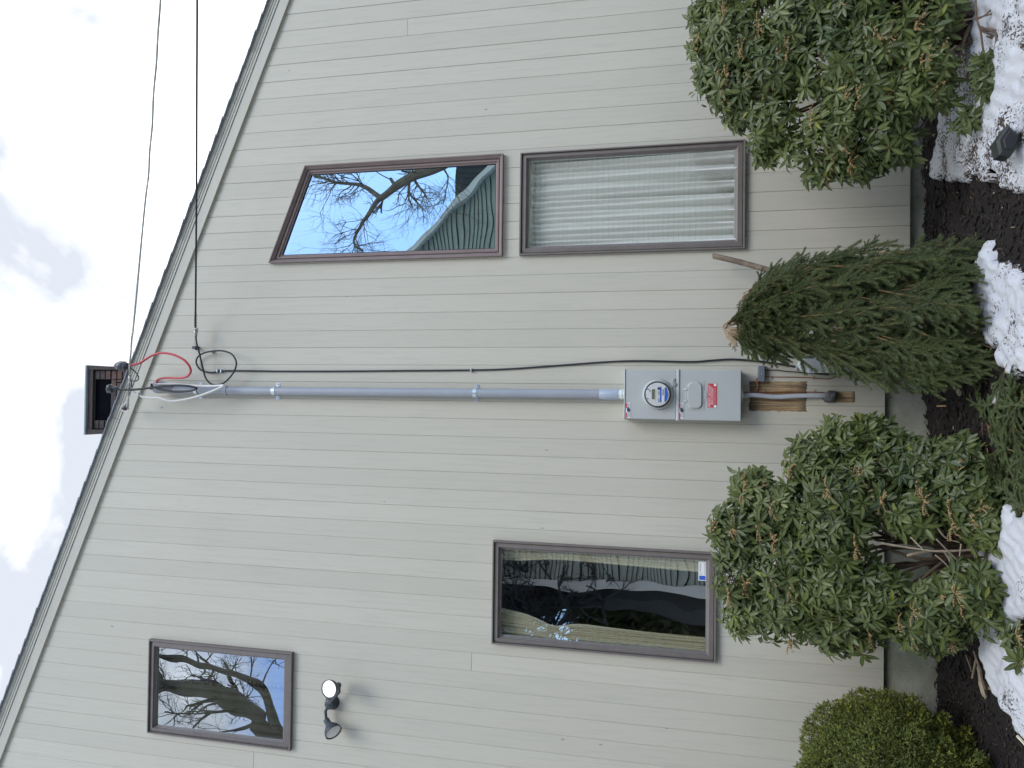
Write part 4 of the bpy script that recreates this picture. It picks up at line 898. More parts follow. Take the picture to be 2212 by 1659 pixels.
# ================================================================== SHRUBS
def leaf_template(w=.17, bend=.15, fold=.25, twist=0):
    xs = np.array([0, .10, .28, .50, .72, .90, 1.0]); hw = np.array([.012, .03, w*.72, w, w*.80, w*.38, 0])
    V = []; UV = []
    for x, h in zip(xs, hw):
        for s in (-1, 0, 1): V.append((x, s*h, -bend*x*x+fold*abs(s)*h+twist*s*h*x)); UV.append((x, .5+.5*s))
    F = []
    for i in range(len(xs)-1):
        a = i*3
        for j in (0, 1): F += [(a+j, a+3+j, a+4+j), (a+j, a+4+j, a+1+j)]
    return np.array(V), np.array(F), np.array(UV)
def orient(d, n):
    d = d/np.linalg.norm(d, axis=1)[:, None]; n = n-(n*d).sum(1)[:, None]*d; n /= np.linalg.norm(n, axis=1)[:, None]; b = np.cross(n, d); return d, b, n
def place(tv, tf, uv, O, D, Nn, L, tint):
    d, b, n = orient(D, Nn); V = O[:, None]+L[:, None, None]*(tv[None, :, 0:1]*d[:, None]+tv[None, :, 1:2]*b[:, None]+tv[None, :, 2:3]*n[:, None])
    m = len(tv); F = (np.arange(len(O))[:, None, None]*m+tf[None]).reshape(-1, 3)
    return V.reshape(-1, 3), F, np.tile(uv, (len(O), 1)), np.repeat(tint, m)
CAMP = np.array([0, -CD, CAMZ])
LT = [leaf_template(.155, .15, .32), leaf_template(.145, .32, .38, .15), leaf_template(.17, .05, .22, -.1), leaf_template(.14, .45, .32, .2)]
def shrub(name, base, blobs, nwh, label, cat, mtl, buds, leafL=(.056, .086), seed=1, indiv=300, clear=None, nst=26):
    rs = np.random.default_rng(seed); E = empty(name, base, label, cat)
    C = np.array([list(P(x, y, Y)) for x, y, r, Y in blobs]); R = np.array([r/1662*(CD+Y)*1.0 for x, y, r, Y in blobs])
    pr = R**1.6/np.sum(R**1.6); k = rs.choice(len(R), nwh, p=pr)
    v = rs.normal(size=(nwh, 3)); v[:, 1] -= .55; v[:, 2] += .25; v /= np.linalg.norm(v, axis=1)[:, None]
    rad = R[k]*rs.uniform(.45, 1.0, nwh)**.5*(1+.36*(rs.random(nwh) < .16)*rs.random(nwh)+.10*np.sin(v[:, 0]*5+v[:, 2]*7+k))
    Wp = C[k]+v*rad[:, None]*np.array([1, .8, 1])
    # drop whorls deep inside other blobs, behind the wall, under ground
    gzv = gz_np(Wp[:, 0], Wp[:, 1]); ok = (Wp[:, 1] < -.07) & (Wp[:, 2] > gzv+.04)
    dist = np.linalg.norm((Wp[:, None]-C[None])/np.array([1, .8, 1]), axis=2)/R[None]; deep = dist.min(1) < .42; ok &= ~(deep & (rs.random(nwh) < .8))
    import mathutils.noise as mn
    hole = np.array([mn.noise(Vector((p[0]*5.2, p[1]*3, p[2]*5.2+seed))) for p in Wp]); ok &= ~((hole > .27) & (rs.random(nwh) < .85))
    if clear is not None:
        for (cx, cy, cr) in clear:
            d = (np.array([list(P(cx, cy, 0))])-CAMP); d /= np.linalg.norm(d); rel = Wp-CAMP; t = rel@d.T; pd = np.linalg.norm(rel-t*d, axis=1)
            ok &= ~((pd < cr/1662*4.5) & (rs.random(nwh) < .93))
    Wp = Wp[ok]; v = v[ok]; k = k[ok]; n = len(Wp)
    ax = v*.70+np.array([0, -.50, .36])+rs.normal(0, .17, (n, 3)); ax /= np.linalg.norm(ax, axis=1)[:, None]
    nl = rs.integers(6, 10, n); wi = np.repeat(np.arange(n), nl); q = np.arange(len(wi))-np.repeat(np.cumsum(nl)-nl, nl)
    ang = q/nl[wi]*6.283*1.0+rs.uniform(0, 6.28, n)[wi]+rs.normal(0, .22, len(wi)); el = rs.uniform(-.15, .22, n)[wi]+rs.uniform(-.05, .55, len(wi))*(q % 2)+rs.normal(0, .10, len(wi))
    A = ax[wi]; ref = np.tile([0.31, .2, .93], (len(wi), 1)); e1 = np.cross(A, ref); e1 /= np.linalg.norm(e1, axis=1)[:, None]; e2 = np.cross(A, e1)
    radial = e1*np.cos(ang)[:, None]+e2*np.sin(ang)[:, None]
    D = radial*np.cos(el)[:, None]+A*np.sin(el)[:, None]; D[:, 2] -= .15; Nn = A*np.cos(el)[:, None]-radial*np.sin(el)[:, None]+rs.normal(0, .12, (len(wi), 3))
    O = Wp[wi]+A*rs.uniform(-.012, .012, len(wi))[:, None]+D*.004; L = rs.uniform(*leafL, len(wi))*(rs.uniform(.75, 1.1, n)[wi])
    tint = np.clip(rs.normal(.38, .16, n)[wi]+rs.normal(0, .10, len(wi)), .01, .90); tint = np.clip(tint+.16*np.sin(O[:, 0]*7+O[:, 2]*4)+.10*np.sin(O[:, 2]*11-O[:, 0]*5), .01, .9); tint = np.where(rs.random(len(wi)) < .012, .985, tint)
    # keep leaves off the wall and off the ground
    tip = O+D*L[:, None]; okl = (tip[:, 1] < -.02) & (tip[:, 2] > gz_np(tip[:, 0], tip[:, 1])+.015)
    O, D, Nn, L, tint = O[okl], D[okl], Nn[okl], L[okl], tint[okl]; wi = wi[okl]
    # the leaves that show largest: in front along their own sight line and turned to the viewer
    toc = CAMP-O; dd = np.linalg.norm(toc, axis=1); toc /= dd[:, None]; dn, bn, nn = orient(D, Nn); face = np.abs((nn*toc).sum(1))
    xy = (O-CAMP); sxy = xy[:, [0, 2]]/xy[:, 1:2]; cell = np.floor(sxy/.012).astype(int); key = cell[:, 0]*100003+cell[:, 1]
    front = {}
    for i in np.argsort(dd):
        if key[i] not in front: front[key[i]] = dd[i]
    lead = np.array([dd[i]-front[key[i]] < .03 for i in range(len(dd))])
    inframe = np.array([True]*len(dd)); u_ = np.array(_u); r_ = np.array(_r); f_ = np.array(_f); rel = O-CAMP; z_ = rel@f_; py = 829.5-rel@r_/z_*FPX; px = 1106-rel@u_/z_*FPX
    inframe = (py > 0) & (py < 1659) & (px < 2212)
    score = (L/dd)*face*lead*inframe; sel = np.argsort(-score)[:indiv]; msk = np.zeros(len(O), bool); msk[sel] = True
    tms = []
    for i, (tv, tf, uv) in enumerate(LT): tms.append(arr_mesh('leaf', tv, tf, [mtl], uv, np.full(len(tv), -1.)))
    for j in sel:
        o = bpy.data.objects.new('leaf', tms[rs.integers(len(LT))])
        mw = Matrix.Identity(4)
        for c_, vv in enumerate((dn[j], bn[j], nn[j])): mw.col[c_] = (*(vv*L[j]), 0)
        mw.col[3] = (*O[j], 1); link(o, E); o.matrix_basis = mw
    rest = np.where(~msk)[0]; VV = []; FF = []; UU = []; TT = []; base_ = 0
    tv_i = rs.integers(len(LT), size=len(rest))
    for i, (tv, tf, uv) in enumerate(LT):
        s = rest[tv_i == i]; V, F, U, T = place(tv, tf, uv, O[s], D[s], Nn[s], L[s], tint[s]); VV.append(V); FF.append(F+base_); UU.append(U); TT.append(T); base_ += len(V)
    me = arr_mesh('foliage', np.concatenate(VV), np.concatenate(FF), [mtl], np.concatenate(UU), np.concatenate(TT)); link(bpy.data.objects.new('foliage', me), E, kind='stuff')
    # woody stems from the base out to the clumps, and thin shoots to the whorls
    B = Vector(base); order = list(range(len(C)))
    mbt = MB()
    for i in order[:nst]:
        c = Vector(C[i]); m1 = B.lerp(c, .35)+Vector((rs.normal(0, .05), rs.normal(0, .04), .02)); m2 = B.lerp(c, .7)+Vector((rs.normal(0, .06), rs.normal(0, .05), rs.normal(0, .03)))
        b0 = B+Vector((rs.normal(0, .05), rs.normal(0, .04), 0)); mb = MB(); pth = smooth_path([b0, m1, m2, c], 5); mb.tube(pth, list(np.linspace(.013, .0045, len(pth))), 6); mb.build('stem', M_BARK, E, smooth=True)
    for i in range(n):
        if i % 2: continue
        c = Vector(C[k[i]]); w_ = Vector(Wp[i]); st = w_.lerp(c, .65)+Vector(rs.normal(0, .015, 3)); mbt.tube([st, st.lerp(w_, .6)+Vector(rs.normal(0, .01, 3)), w_+Vector(ax[i])*.004], [.0035, .0028, .0022], 4, cap=False)
    mbt.build('shoots', M_SHOOT, E, kind='stuff')
    # drooping bead-like flower buds
    cand = [i for i in range(n) if v[i][1] < -.25]; rs.shuffle(cand)
    for i in cand[:buds]:
        mb = MB(); tip0 = Vector(Wp[i]+ax[i]*.012)
        for r__ in range(rs.integers(5, 9)):
            a = rs.uniform(0, 6.28); dr = Vector((math.cos(a)*.7, -abs(math.sin(a))*.7, rs.uniform(.1, .7))); p_ = tip0.copy(); dv = dr.normalized()
            for s in range(9):
                p_ = p_+dv*.0085; dv = (dv+Vector((0, 0, -.10))).normalized(); sd_ = Vector((rs.normal(0, .003), rs.normal(0, .003), -.003)); c_ = p_+sd_; r2 = .0042
                mb.add([c_+Vector((r2, 0, 0)), c_-Vector((r2, 0, 0)), c_+Vector((0, r2, 0)), c_-Vector((0, r2, 0)), c_+Vector((0, 0, r2)), c_-Vector((0, 0, r2*1.6))], [(0,2,4),(2,1,4),(1,3,4),(3,0,4),(2,0,5),(1,2,5),(3,1,5),(0,3,5)])
        mb.build('bud_cluster', M_BUD, E)
    return E
def zb(f, pts): return [(*f(x, y), r*f(1, 0)[0]-r*f(0, 0)[0], Y) for x, y, r, Y in pts]
B1 = zb(Z8, [(430, 560, 135, -.72), (350, 820, 165, -.75), (330, 1120, 160, -.75), (430, 1370, 150, -.75), (620, 700, 180, -.8), (640, 1000, 200, -.85), (690, 1300, 190, -.8), (820, 380, 150, -.75), (1010, 220, 150, -.7),
              (1190, 200, 125, -.65), (960, 620, 210, -.9), (950, 900, 190, -.95), (960, 1150, 210, -.92), (1010, 1430, 170, -.8), (1240, 560, 200, -.85), (1260, 1250, 180, -.95), (1350, 350, 160, -.75), (1560, 430, 170, -.85), (1790, 370, 165, -.9),
              (1850, 600, 180, -1.0), (1960, 770, 140, -1.05), (1480, 700, 160, -.95), (1640, 1330, 190, -1.0), (1850, 1180, 170, -1.05), (1970, 1380, 95, -1.1), (1590, 1530, 80, -.9), (1480, 1400, 130, -.95), (2070, 900, 75, -1.1), (540, 1350, 120, -.8), (1150, 1460, 110, -.8), (1730, 1480, 90, -.95), (2140, 1520, 36, -1.25), (2185, 1650, 40, -1.3)])
shrub('pieris_shrub', (P(*Z8(1700, 950), -.75).x, -.75, ground_z(-.8, -.75)), B1, 2700, 'large glossy green shrub left of the meter cabinet, covering the corner of a window', 'shrub', M_LEAF, 44, seed=5, clear=[(*Z8(1560, 930), 34), (*Z8(1700, 940), 30), (*Z8(1900, 980), 18), (1519, 1232, 34), (1508, 1225, 24)])
B2 = zb(Z6, [(160, 90, 105, -.72), (190, 290, 120, -.75), (165, 470, 80, -.75), (290, 560, 135, -.78), (360, 250, 190, -.85), (385, 740, 85, -.72), (560, 480, 200, -.88), (590, 760, 150, -.85), (530, 900, 80, -.75), (560, 985, 60, -.7), (700, 200, 200, -.9), (760, 990, 120, -.8),
              (890, 1080, 105, -.75), (960, 400, 210, -.95), (1000, 800, 180, -.92), (1100, 1040, 120, -.8), (1210, 1090, 75, -.75), (1150, 600, 200, -.95), (1250, 300, 200, -.98), (1300, 850, 170, -.9), (1450, 930, 115, -.85), (1430, 620, 160, -.95), (1500, 320, 170, -1.0), (1600, 100, 170, -1.0),
              (1100, 50, 200, -.98), (400, -120, 240, -.85), (900, -170, 240, -.95), (1400, -220, 240, -1.0), (1650, 430, 95, -1.05), (1650, 610, 80, -1.0), (300, -400, 260, -.8), (900, -500, 280, -.9), (1450, -520, 260, -.95), (2120, 50, 75, -1.2), (2200, 90, 70, -1.22), (1985, 400, 72, -1.16), (1975, 540, 64, -1.16), (2205, 240, 62, -1.2), (1840, 780, 40, -1.05)])
shrub('pieris_shrub', (P(*Z6(1830, 60), -.95).x, -.95, ground_z(2, -.95)), B2, 3300, 'large green shrub with tan bud clusters beside the tall curtained window', 'shrub', M_LEAF, 95, seed=9, clear=[(*Z6(850, 690), 20), (*Z6(1450, 250), 14)], nst=38)
# small-leaved clipped shrub
cc = P(*ZR(1060, 1990), -.62); E3_ = empty('clipped_shrub', (cc.x, -.62, ground_z(cc.x, -.62)), 'dense clipped yellow-green shrub at the bottom corner beside the concrete foundation', 'shrub')
n = 30000; v = rng.normal(size=(n, 3)); v /= np.linalg.norm(v, axis=1)[:, None]
bump_ = 1+.07*np.sin(7*v[:, 0]+3*v[:, 2])+.05*np.sin(13*v[:, 1]+9*v[:, 0])+.04*np.sin(21*v[:, 2]+17*v[:, 0])
rad = bump_*(1-.22*rng.random(n)**2.2)
RR = np.array([.66, .54, .58]); Oc = np.array(cc)+v*RR*rad[:, None]
ok = (Oc[:, 1] < -.03) & (Oc[:, 2] > gz_np(Oc[:, 0], Oc[:, 1])+.01); Oc, v = Oc[ok], v[ok]; n = len(Oc)
spr = np.repeat(np.arange(n), 5); D = v[spr]*.8+rng.normal(0, .75, (len(spr), 3))+np.array([0, 0, .35]); Nn = v[spr]+rng.normal(0, .5, (len(spr), 3)); L = rng.uniform(.016, .030, len(spr))
tv = np.array([(0, 0, 0), (.45, .17, .03), (1, 0, 0), (.45, -.17, .03)]); tf = np.array([(0, 1, 2), (0, 2, 3)]); uv = np.array([(0, .9), (.5, 1), (1, .9), (.5, .95)])
V, F, U, T = place(tv, tf, uv, Oc[spr]+rng.normal(0, .006, (len(spr), 3)), D, Nn, L, np.clip(rng.normal(.45, .2, n)[spr]+rng.normal(0, .12, len(spr)), .01, .9))
me = arr_mesh('foliage', V, F, [M_BOX], U, T, smooth=False); link(bpy.data.objects.new('foliage', me), E3_, kind='stuff')
for i in range(12):
    a = rng.normal(size=3); a[2] = abs(a[2])+.3; a /= np.linalg.norm(a); e_ = Vector(np.array(cc)+a*RR*.93); b0 = Vector((cc.x, -.62, ground_z(cc.x, -.62))); mb = MB(); pth = smooth_path([b0, b0.lerp(e_, .5)+Vector(rng.normal(0, .03, 3)), e_], 5); mb.tube(pth, list(np.linspace(.014, .003, len(pth))), 5); mb.build('stem', M_BARK, E3_)
print('shrubs done')

# ================================================================== CUT SPRUCE
def bough_mesh(seed, length=.6, ntw=9, dens=2300, bend=.25, brown=.0):
    rs = np.random.default_rng(seed); stems = []
    def curve(p0, d0, up, L, n=8, bd=bend):
        p = np.array(p0, float); d = np.array(d0, float); pts = [p.copy()]
        for i in range(n): d = d+np.array(up)*(-bd/n)+rs.normal(0, .03, 3); d /= np.linalg.norm(d); p = p+d*L/n; pts.append(p.copy())
        return np.array(pts)
    main = curve((0, 0, 0), (1, 0, .12), (0, 0, 1), length); stems.append((main, .0042))
    for i in range(ntw):
        t = .12+.80*i/ntw+rs.uniform(-.03, .03); s = 1 if i % 2 else -1; k = int(t*8); p = main[k]+(main[min(k+1, 8)]-main[k])*(t*8-k); a = rs.uniform(.28, .55)
        d = main[min(k+1, 8)]-main[k]; d /= np.linalg.norm(d); dd = d*math.cos(a)+np.array([0, s, 0])*math.sin(a)+np.array([0, 0, rs.normal(.05, .15)])
        L = length*(.42-.26*t)*rs.uniform(.8, 1.25); tw = curve(p, dd/np.linalg.norm(dd), (0, -s*.4, .8), L, 6, .35); stems.append((tw, .0026))
        if L > .13:
            for s2 in (-1, 1):
                q = tw[2 if s2 < 0 else 3]; d2 = tw[3]-tw[2]; d2 /= np.linalg.norm(d2); pz = np.cross(d2, [0, 0, 1]); d3 = d2*.75+pz*s2*.65; stems.append((curve(q, d3/np.linalg.norm(d3), (0, 0, 1), L*.45, 4, .2), .002))
    NV = []; NF = []; NT = []; mbs = MB(); base = 0
    for pts, r in stems:
        mbs.tube([Vector(p) for p in pts], list(np.linspace(r, r*.45, len(pts))), 5, cap=False)
        seg = np.diff(pts, axis=0); sl = np.linalg.norm(seg, axis=1); Lt = sl.sum(); m = int(Lt*dens); cum = np.concatenate([[0], np.cumsum(sl)])
        t = rs.uniform(.02 if r < .004 else .10, 1.0, m)*Lt; k = np.clip(np.searchsorted(cum, t)-1, 0, len(sl)-1); f = (t-cum[k])/sl[k]; p = pts[k]+seg[k]*f[:, None]; d = seg[k]/sl[k][:, None]
        side = np.cross(d, [0, 0, 1.]); side /= np.linalg.norm(side, axis=1)[:, None]; up = np.cross(side, d)
        a = rs.normal(0, .55, m)+np.where(rs.random(m) < .5, 0, math.pi); a = np.where(rs.random(m) < .2, rs.uniform(0, 3.14, m), a)
        rd = side*np.cos(a)[:, None]+up*np.abs(np.sin(a))[:, None]*.9; th = rs.uniform(.5, .85, m)
        nd = d*np.cos(th)[:, None]+rd*np.sin(th)[:, None]; nL = rs.uniform(.017, .026, m)*np.where(t > Lt*.93, .8, 1); wv = np.cross(nd, rs.normal(size=(m, 3))); wv /= np.linalg.norm(wv, axis=1)[:, None]; wd = .0013
        v = np.stack([p-wv*wd, p+wv*wd, p+nd*nL[:, None]*.6+wv*wd*.9, p+nd*nL[:, None]], 1)
        v = np.stack([p-wv*wd, p+wv*wd, p+nd*nL[:, None]], 1)
        NV.append(v.reshape(-1, 3)); NF.append(np.arange(m*3).reshape(-1, 3)+base); base += m*3; NT.append(np.repeat(np.clip(.25+.6*(t/Lt)+rs.normal(0, .12, m), 0, 1), 3))
    NV = np.concatenate(NV); NF = np.concatenate(NF); NT = np.concatenate(NT)
    sv = np.array([tuple(x) for x in mbs.v]); sf = []
    for f in mbs.f: sf += [(f[0], f[1], f[2]), (f[0], f[2], f[3])]
    sf = np.array(sf)+len(NV); me = arr_mesh('bough', np.concatenate([NV, sv]), np.concatenate([NF, sf]), [M_NEEDLE, M_TWIG], tint=np.concatenate([NT, np.zeros(len(sv))]), smooth=False, mi=np.concatenate([np.zeros(len(NF), int), np.ones(len(sf), int)]))
    return me
BM = [bough_mesh(100+i, .50, 7) for i in range(7)]+[bough_mesh(120+i, .42, 4, bend=.1) for i in range(3)]
SPR = empty('cut_spruce', (P(2080, 700, -.8).x, -.8, ground_z(.6, -.8)), 'discarded cut spruce leaning against the siding with its bare trunk sticking up', 'spruce tree')
def set_bough(me, o, x, n, sc, parent, name='bough'):
    x = Vector(x).normalized(); n = (Vector(n)-x*Vector(n).dot(x)).normalized(); y = n.cross(x); ob = bpy.data.objects.new(name, me); mw = Matrix.Identity(4)
    for c, vv in enumerate((x, y, n)): mw.col[c] = (*(vv*sc), 0)
    mw.col[3] = (*o, 1); link(ob, parent); ob.matrix_basis = mw; return ob
ox = [1568, 1600, 1625, 1679, 1725, 1811, 1897, 1940, 1977, 2026, 2092, 2122, 2160]
oy0 = [695, 632, 606, 584, 568, 548, 522, 560, 590, 578, 560, 580, 720]; oy1 = [720, 748, 756, 766, 776, 797, 817, 825, 832, 840, 832, 825, 812]
rs = np.random.default_rng(77); cnt = 0
def depth_c(v): return float(np.interp(v, [1568, 1700, 1900, 2100], [-.30, -.45, -.62, -.78]))
def depth_r(v): return float(np.interp(v, [1568, 1620, 1750, 1950, 2130], [.09, .20, .31, .34, .30]))
def surf(v, s, k=1.):
    a, b = np.interp(v, ox, oy0), np.interp(v, ox, oy1); c = (a+b)/2; h = (b-a)/2
    Y = depth_c(v)-math.sqrt(max(0, 1-min(1, s*s)))*depth_r(v)*k; return P(v, c-s*h, Y)         # s from -1 (left of the tree) to 1 (right)
for layer, kk, num in ((0, .45, 46), (1, .72, 74), (2, 1.0, 104)):
    for i in range(num):
        t = (i+.5)/num; v = 1585+ (2045-1585)*(rs.random()**.75); s = rs.uniform(-1, 1)*.93
        if layer == 2 and rs.random() < .35: s = math.copysign(rs.uniform(.75, .98), s)
        L = rs.uniform(150, 215)*(1 if v < 1950 else .8)
        v2 = v+L
        vm = 2150-45*max(0, 1-abs(s-.35)/.35)-30*(s > .6)
        if v2 > vm: v = v-(v2-vm); v2 = vm
        if v < 1578: v = 1578+rs.random()*10
        a = surf(v, s*.9, kk); b = surf(v2, np.clip(s*rs.uniform(.95, 1.12), -1, 1), kk); d = b-a
        if layer and i < (34, 30, 40)[layer]:
            v = 1568+rs.random()*60; s = rs.uniform(-1, 1); v2 = v+rs.uniform(80, 150); a = surf(v, s*.9, kk); b = surf(v2, s, kk); d = b-a
        nrm = Vector((s*.8, -1, .15)); sc = d.length/.5*rs.uniform(.95, 1.15); sc = min(sc, 1.35)
        if layer == 2: d = d+Vector((0, -rs.uniform(0, .14), 0))
        set_bough(BM[rs.integers(0, 7) if rs.random() < .8 else rs.integers(7, 10)], a, d+Vector(rs.normal(0, .05, 3)), nrm+Vector(rs.normal(0, .22, 3)), sc, SPR); cnt += 1
for (xa, ya, xb, yb, Ya, Yb, sc) in ((1120, 270, 1262, 118, -.5, -.55, .55), (1180, 300, 1362, 178, -.52, -.6, .6), (300, 800, 332, 898, -.32, -.36, .28), (1500, 420, 1502, 378, -.8, -.85, .3), (1000, 640, 1185, 512, -.95, -1.0, .7), (1100, 650, 1405, 545, -.97, -1.04, .85),
                                     (1280, 600, 1925, 590, -1.02, -1.12, 1.25), (1600, 640, 2000, 745, -1.02, -1.15, 1.1), (1750, 620, 1925, 540, -1.06, -1.12, .7), (1500, 560, 1840, 445, -1.0, -1.08, .9), (860, 690, 1000, 600, -.85, -.9, .55), (1700, 950, 2045, 1050, -.95, -1.12, 1.0), (1650, 980, 2040, 890, -.95, -1.12, 1.0), (1900, 380, 1940, 330, -.8, -.85, .45), (1400, 560, 1690, 435, -.98, -1.06, .8)):
    a, b = P(*Z7(xa, ya), Ya), P(*Z7(xb, yb), Yb); set_bough(BM[7+cnt % 3], a, b-a, (0, -1, .1), (b-a).length/.42, SPR); cnt += 1
ta, tb = P(*Z7(185, 262), -.12), P(*Z7(640, 378), -.34); mb = MB(); dt = (tb-ta)
pth = [ta, ta+dt*.03, ta+dt*.35+Vector((.004, 0, .003)), ta+dt*.7, tb, tb+dt*1.2+Vector((0, -.1, -.1)), Vector((P(2060, 700, -.7).x, -.7, .06))]
mb.tube(smooth_path(pth, 6), [.0155]+[.0185]*(len(smooth_path(pth, 6))-1), 12); mb.build('trunk', M_TRUNK, SPR, smooth=True)
mb = MB()
for i in range(40):
    v = rs.uniform(1600, 2050); s = rs.uniform(-.8, .8); a = surf(v, s, .5); b = surf(v+rs.uniform(60, 150), s, .8); mb.tube([a, a.lerp(b, .5)+Vector(rs.normal(0, .02, 3)), b], [.006, .004, .003], 5)
mb.build('bare_twigs', M_TWIG, SPR, kind='stuff')
mb = MB()
for i in range(5): a = P(*Z7(262+i*6, 720+i*14), -.37); b = P(*Z7(400+20*i, 640+i*45), -.42); mb.tube(smooth_path([b, a+Vector((0, .02, .015)), P(*Z7(330, 820+8*i), -.36)], 6), .0075, 6)
mb.build('bent_branch', mat('pale_bare_branch', (.33, .25, .17), .85, var=.3, vs=30), SPR, smooth=True)
# cut boughs lying on the ground left of the spruce
spots = [(2128, 880, 30), (2150, 905, -20), (2170, 850, 100), (2165, 960, 10), (2190, 900, 60), (2185, 1000, -40), (2200, 950, 140), (2180, 1040, 20), (2205, 1020, 80), (2205, 1080, -10), (2190, 860, -60), (2150, 1010, 160), (2215, 880, 20), (2220, 1050, 60)]
FB = empty('fallen_spruce_boughs', G(2180, 950), 'low pile of cut green spruce boughs on the mulch below the middle of the wall', 'cut boughs')
for i, (x, y, a) in enumerate(spots):
    for j in range(2):
        g = G(x, y, .02+.03*j); an = math.radians(a+j*70); set_bough(BM[(i+j*3) % 7], g+Vector((-math.cos(an)*.14, -math.sin(an)*.14, 0)), (math.cos(an), math.sin(an), .05), (rs.normal(0, .25), rs.normal(0, .25), 1), .62, FB)
print('spruce done', cnt)

# ================================================================== SMALL THINGS ON THE GROUND
g = G(*ZG4(750, 600), .015); mb = MB(); mb.blob(g, (.022, .020, .018), 31, .13, 14, 9); mb.build('stone', M_STONE, None, origin=True, label='small pale round stone on the mulch left of the spruce', cat='stone')
g = G(*ZG4(1380, 670), .03); mb = MB(); pth = [P(*ZG4(1420, 520), g.y), P(*ZG4(1395, 590), g.y), P(*ZG4(1380, 660), g.y), P(*ZG4(1345, 740), g.y), P(*ZG4(1330, 800), g.y)]; mb.tube(pth, [.003, .014, .023, .020, .018], 9, flat=.7); mb.build('crumpled_wrapper', M_PAPER, None, origin=True, label='crumpled silver-grey wrapper lying on the cut boughs', cat='litter')
def dead_leaf(x, y, s, mt, label, seed):
    rs_ = np.random.default_rng(seed); g = G(x, y, .02); a = rs_.uniform(0, 6.28); vs = [(0, 0, .004)]; k = 11
    for i in range(k): q = 6.283*i/k; r = s*(1 if i % 2 else .55)*rs_.uniform(.8, 1.15); vs.append((r*math.cos(q+a), r*math.sin(q+a)*.75, rs_.uniform(.0, .018)))
    mb = MB(); mb.add([Vector(v_)+g for v_ in vs], [(0, i+1, (i+1) % k+1) for i in range(k)]); mb.build('dead_leaf', mt, None, origin=True, label=label, cat='leaf')
dead_leaf(*ZG4(1270, 1050), .022, M_DEAD, 'orange dead leaf by the cut boughs, nearest the wrapper', 1); dead_leaf(*ZG4(1255, 1180), .020, M_DEAD, 'orange dead leaf lying between two other orange leaves', 2); dead_leaf(*ZG4(1200, 1510), .026, M_DEAD, 'large tan-orange dead leaf between the cut boughs and the middle shrub', 3)
dead_leaf(*ZG5(970, 460), .024, M_DEAD, 'rust brown dead leaf at the snow edge under the middle shrub', 4); dead_leaf(*ZG5(1000, 1450), .024, mat('reddish_dead_leaf', (.12, .055, .03), .7), 'reddish brown dead leaf over the clean snow strip', 6)
dead_leaf(*Z6(1640, 870), .012, M_DEAD2, 'small tan dead leaf on the bare strip right of the big shrub foot', 7); dead_leaf(*ZG7(950, 665), .010, M_DEAD2, 'tiny yellow dead leaf near the clean snow strip', 8)
def stick(name, pts, r, mt, label): mb = MB(); mb.tube(smooth_path(pts, 5), r, 6); mb.build(name, mt, None, smooth=True, origin=True, label=label, cat='twig')
nt_ = M_LENS.node_tree.nodes['Principled BSDF']; nt_.inputs['Emission Color'].default_value = (1, .97, .92, 1); nt_.inputs['Emission Strength'].default_value = .55     # the lamps are on
M_STK = mat('bleached_stick', (.30, .24, .17), .85, var=.3, vs=30); M_STKW = mat('peeled_stick', (.62, .58, .42), .7, var=.15, vs=30)
stick('twig', [G(*ZG7(1290, 1265), .02), G(*ZG7(1368, 1350), .02), G(*ZG7(1450, 1450), .02)], .008, M_STKW, 'pale peeled stick at the edge of the clean snow')
stick('twig', [G(*ZG7(770, 300), .03), G(*ZG7(745, 420), .02), G(*ZG7(722, 535), .012)], .006, M_STK, 'short bleached stick on the mulch under the middle shrub')
stick('root_stump', [G(*ZG7(740, 200), .05), G(*ZG7(800, 380), .035), G(*ZG7(830, 560), .02), G(*ZG7(890, 790), .01)], [.006]*6+[.012]*5+[.018]*4+[.005], M_STK, 'split grey root lying on the mulch by the clean snow strip')
stick('twig', [G(*ZG7(640, 250), .03), G(*ZG7(690, 380), .02), G(*ZG7(712, 460), .01)], .003, M_STK, 'thin dry twig beside the short bleached stick')
stick('twig', [G(*ZG4(375, 825), .012), G(*ZG4(450, 825), .02), G(*ZG4(520, 822), .012)], .005, mat('fresh_wood_chip', (.48, .30, .14), .8), 'fresh tan wood chip near the foundation below the meter')
stick('twig', [G(*ZG4(1115, 1000), .012), G(*ZG4(1110, 1150), .015), G(*ZG4(1120, 1330), .01)], .0035, mat('brown_straight_twig', (.13, .07, .045), .85), 'straight brown twig on the black mulch between shrub and boughs')
# cut bare branches poking from the middle shrub's open foot
BR = empty('dead_branch', P(*Z8(1900, 930), -1.0), 'bare tan dead branches showing in the open foot of the middle shrub', 'branch')
for pts, r in (([(1280, 895), (1500, 930), (1700, 950), (1900, 930)], .006), ([(1450, 975), (1560, 950), (1720, 945), (1880, 940)], .0075), ([(1630, 775), (1700, 860), (1790, 890)], .0045), ([(1470, 855), (1560, 945)], .004), ([(1690, 950), (1730, 1020), (1760, 1165)], .0055), ([(1640, 870), (1720, 950), (1770, 1000)], .004), ([(1630, 970), (1700, 1030), (1740, 1080)], .004), ([(1800, 900), (1790, 980)], .004)):
    mb = MB(); mb.tube(smooth_path([P(*Z8(*p), -1.08+rng.uniform(-.05, .05)) for p in pts], 5), list(np.linspace(r, r*.6, (len(pts)-1)*5+1)), 6); mb.build('branch', M_STK, BR, smooth=True)
TW = empty('bare_twig', G(*ZG6(1400, 700), .1), 'forked bare brown twigs above the snow at the foot of the right shrub', 'branch')
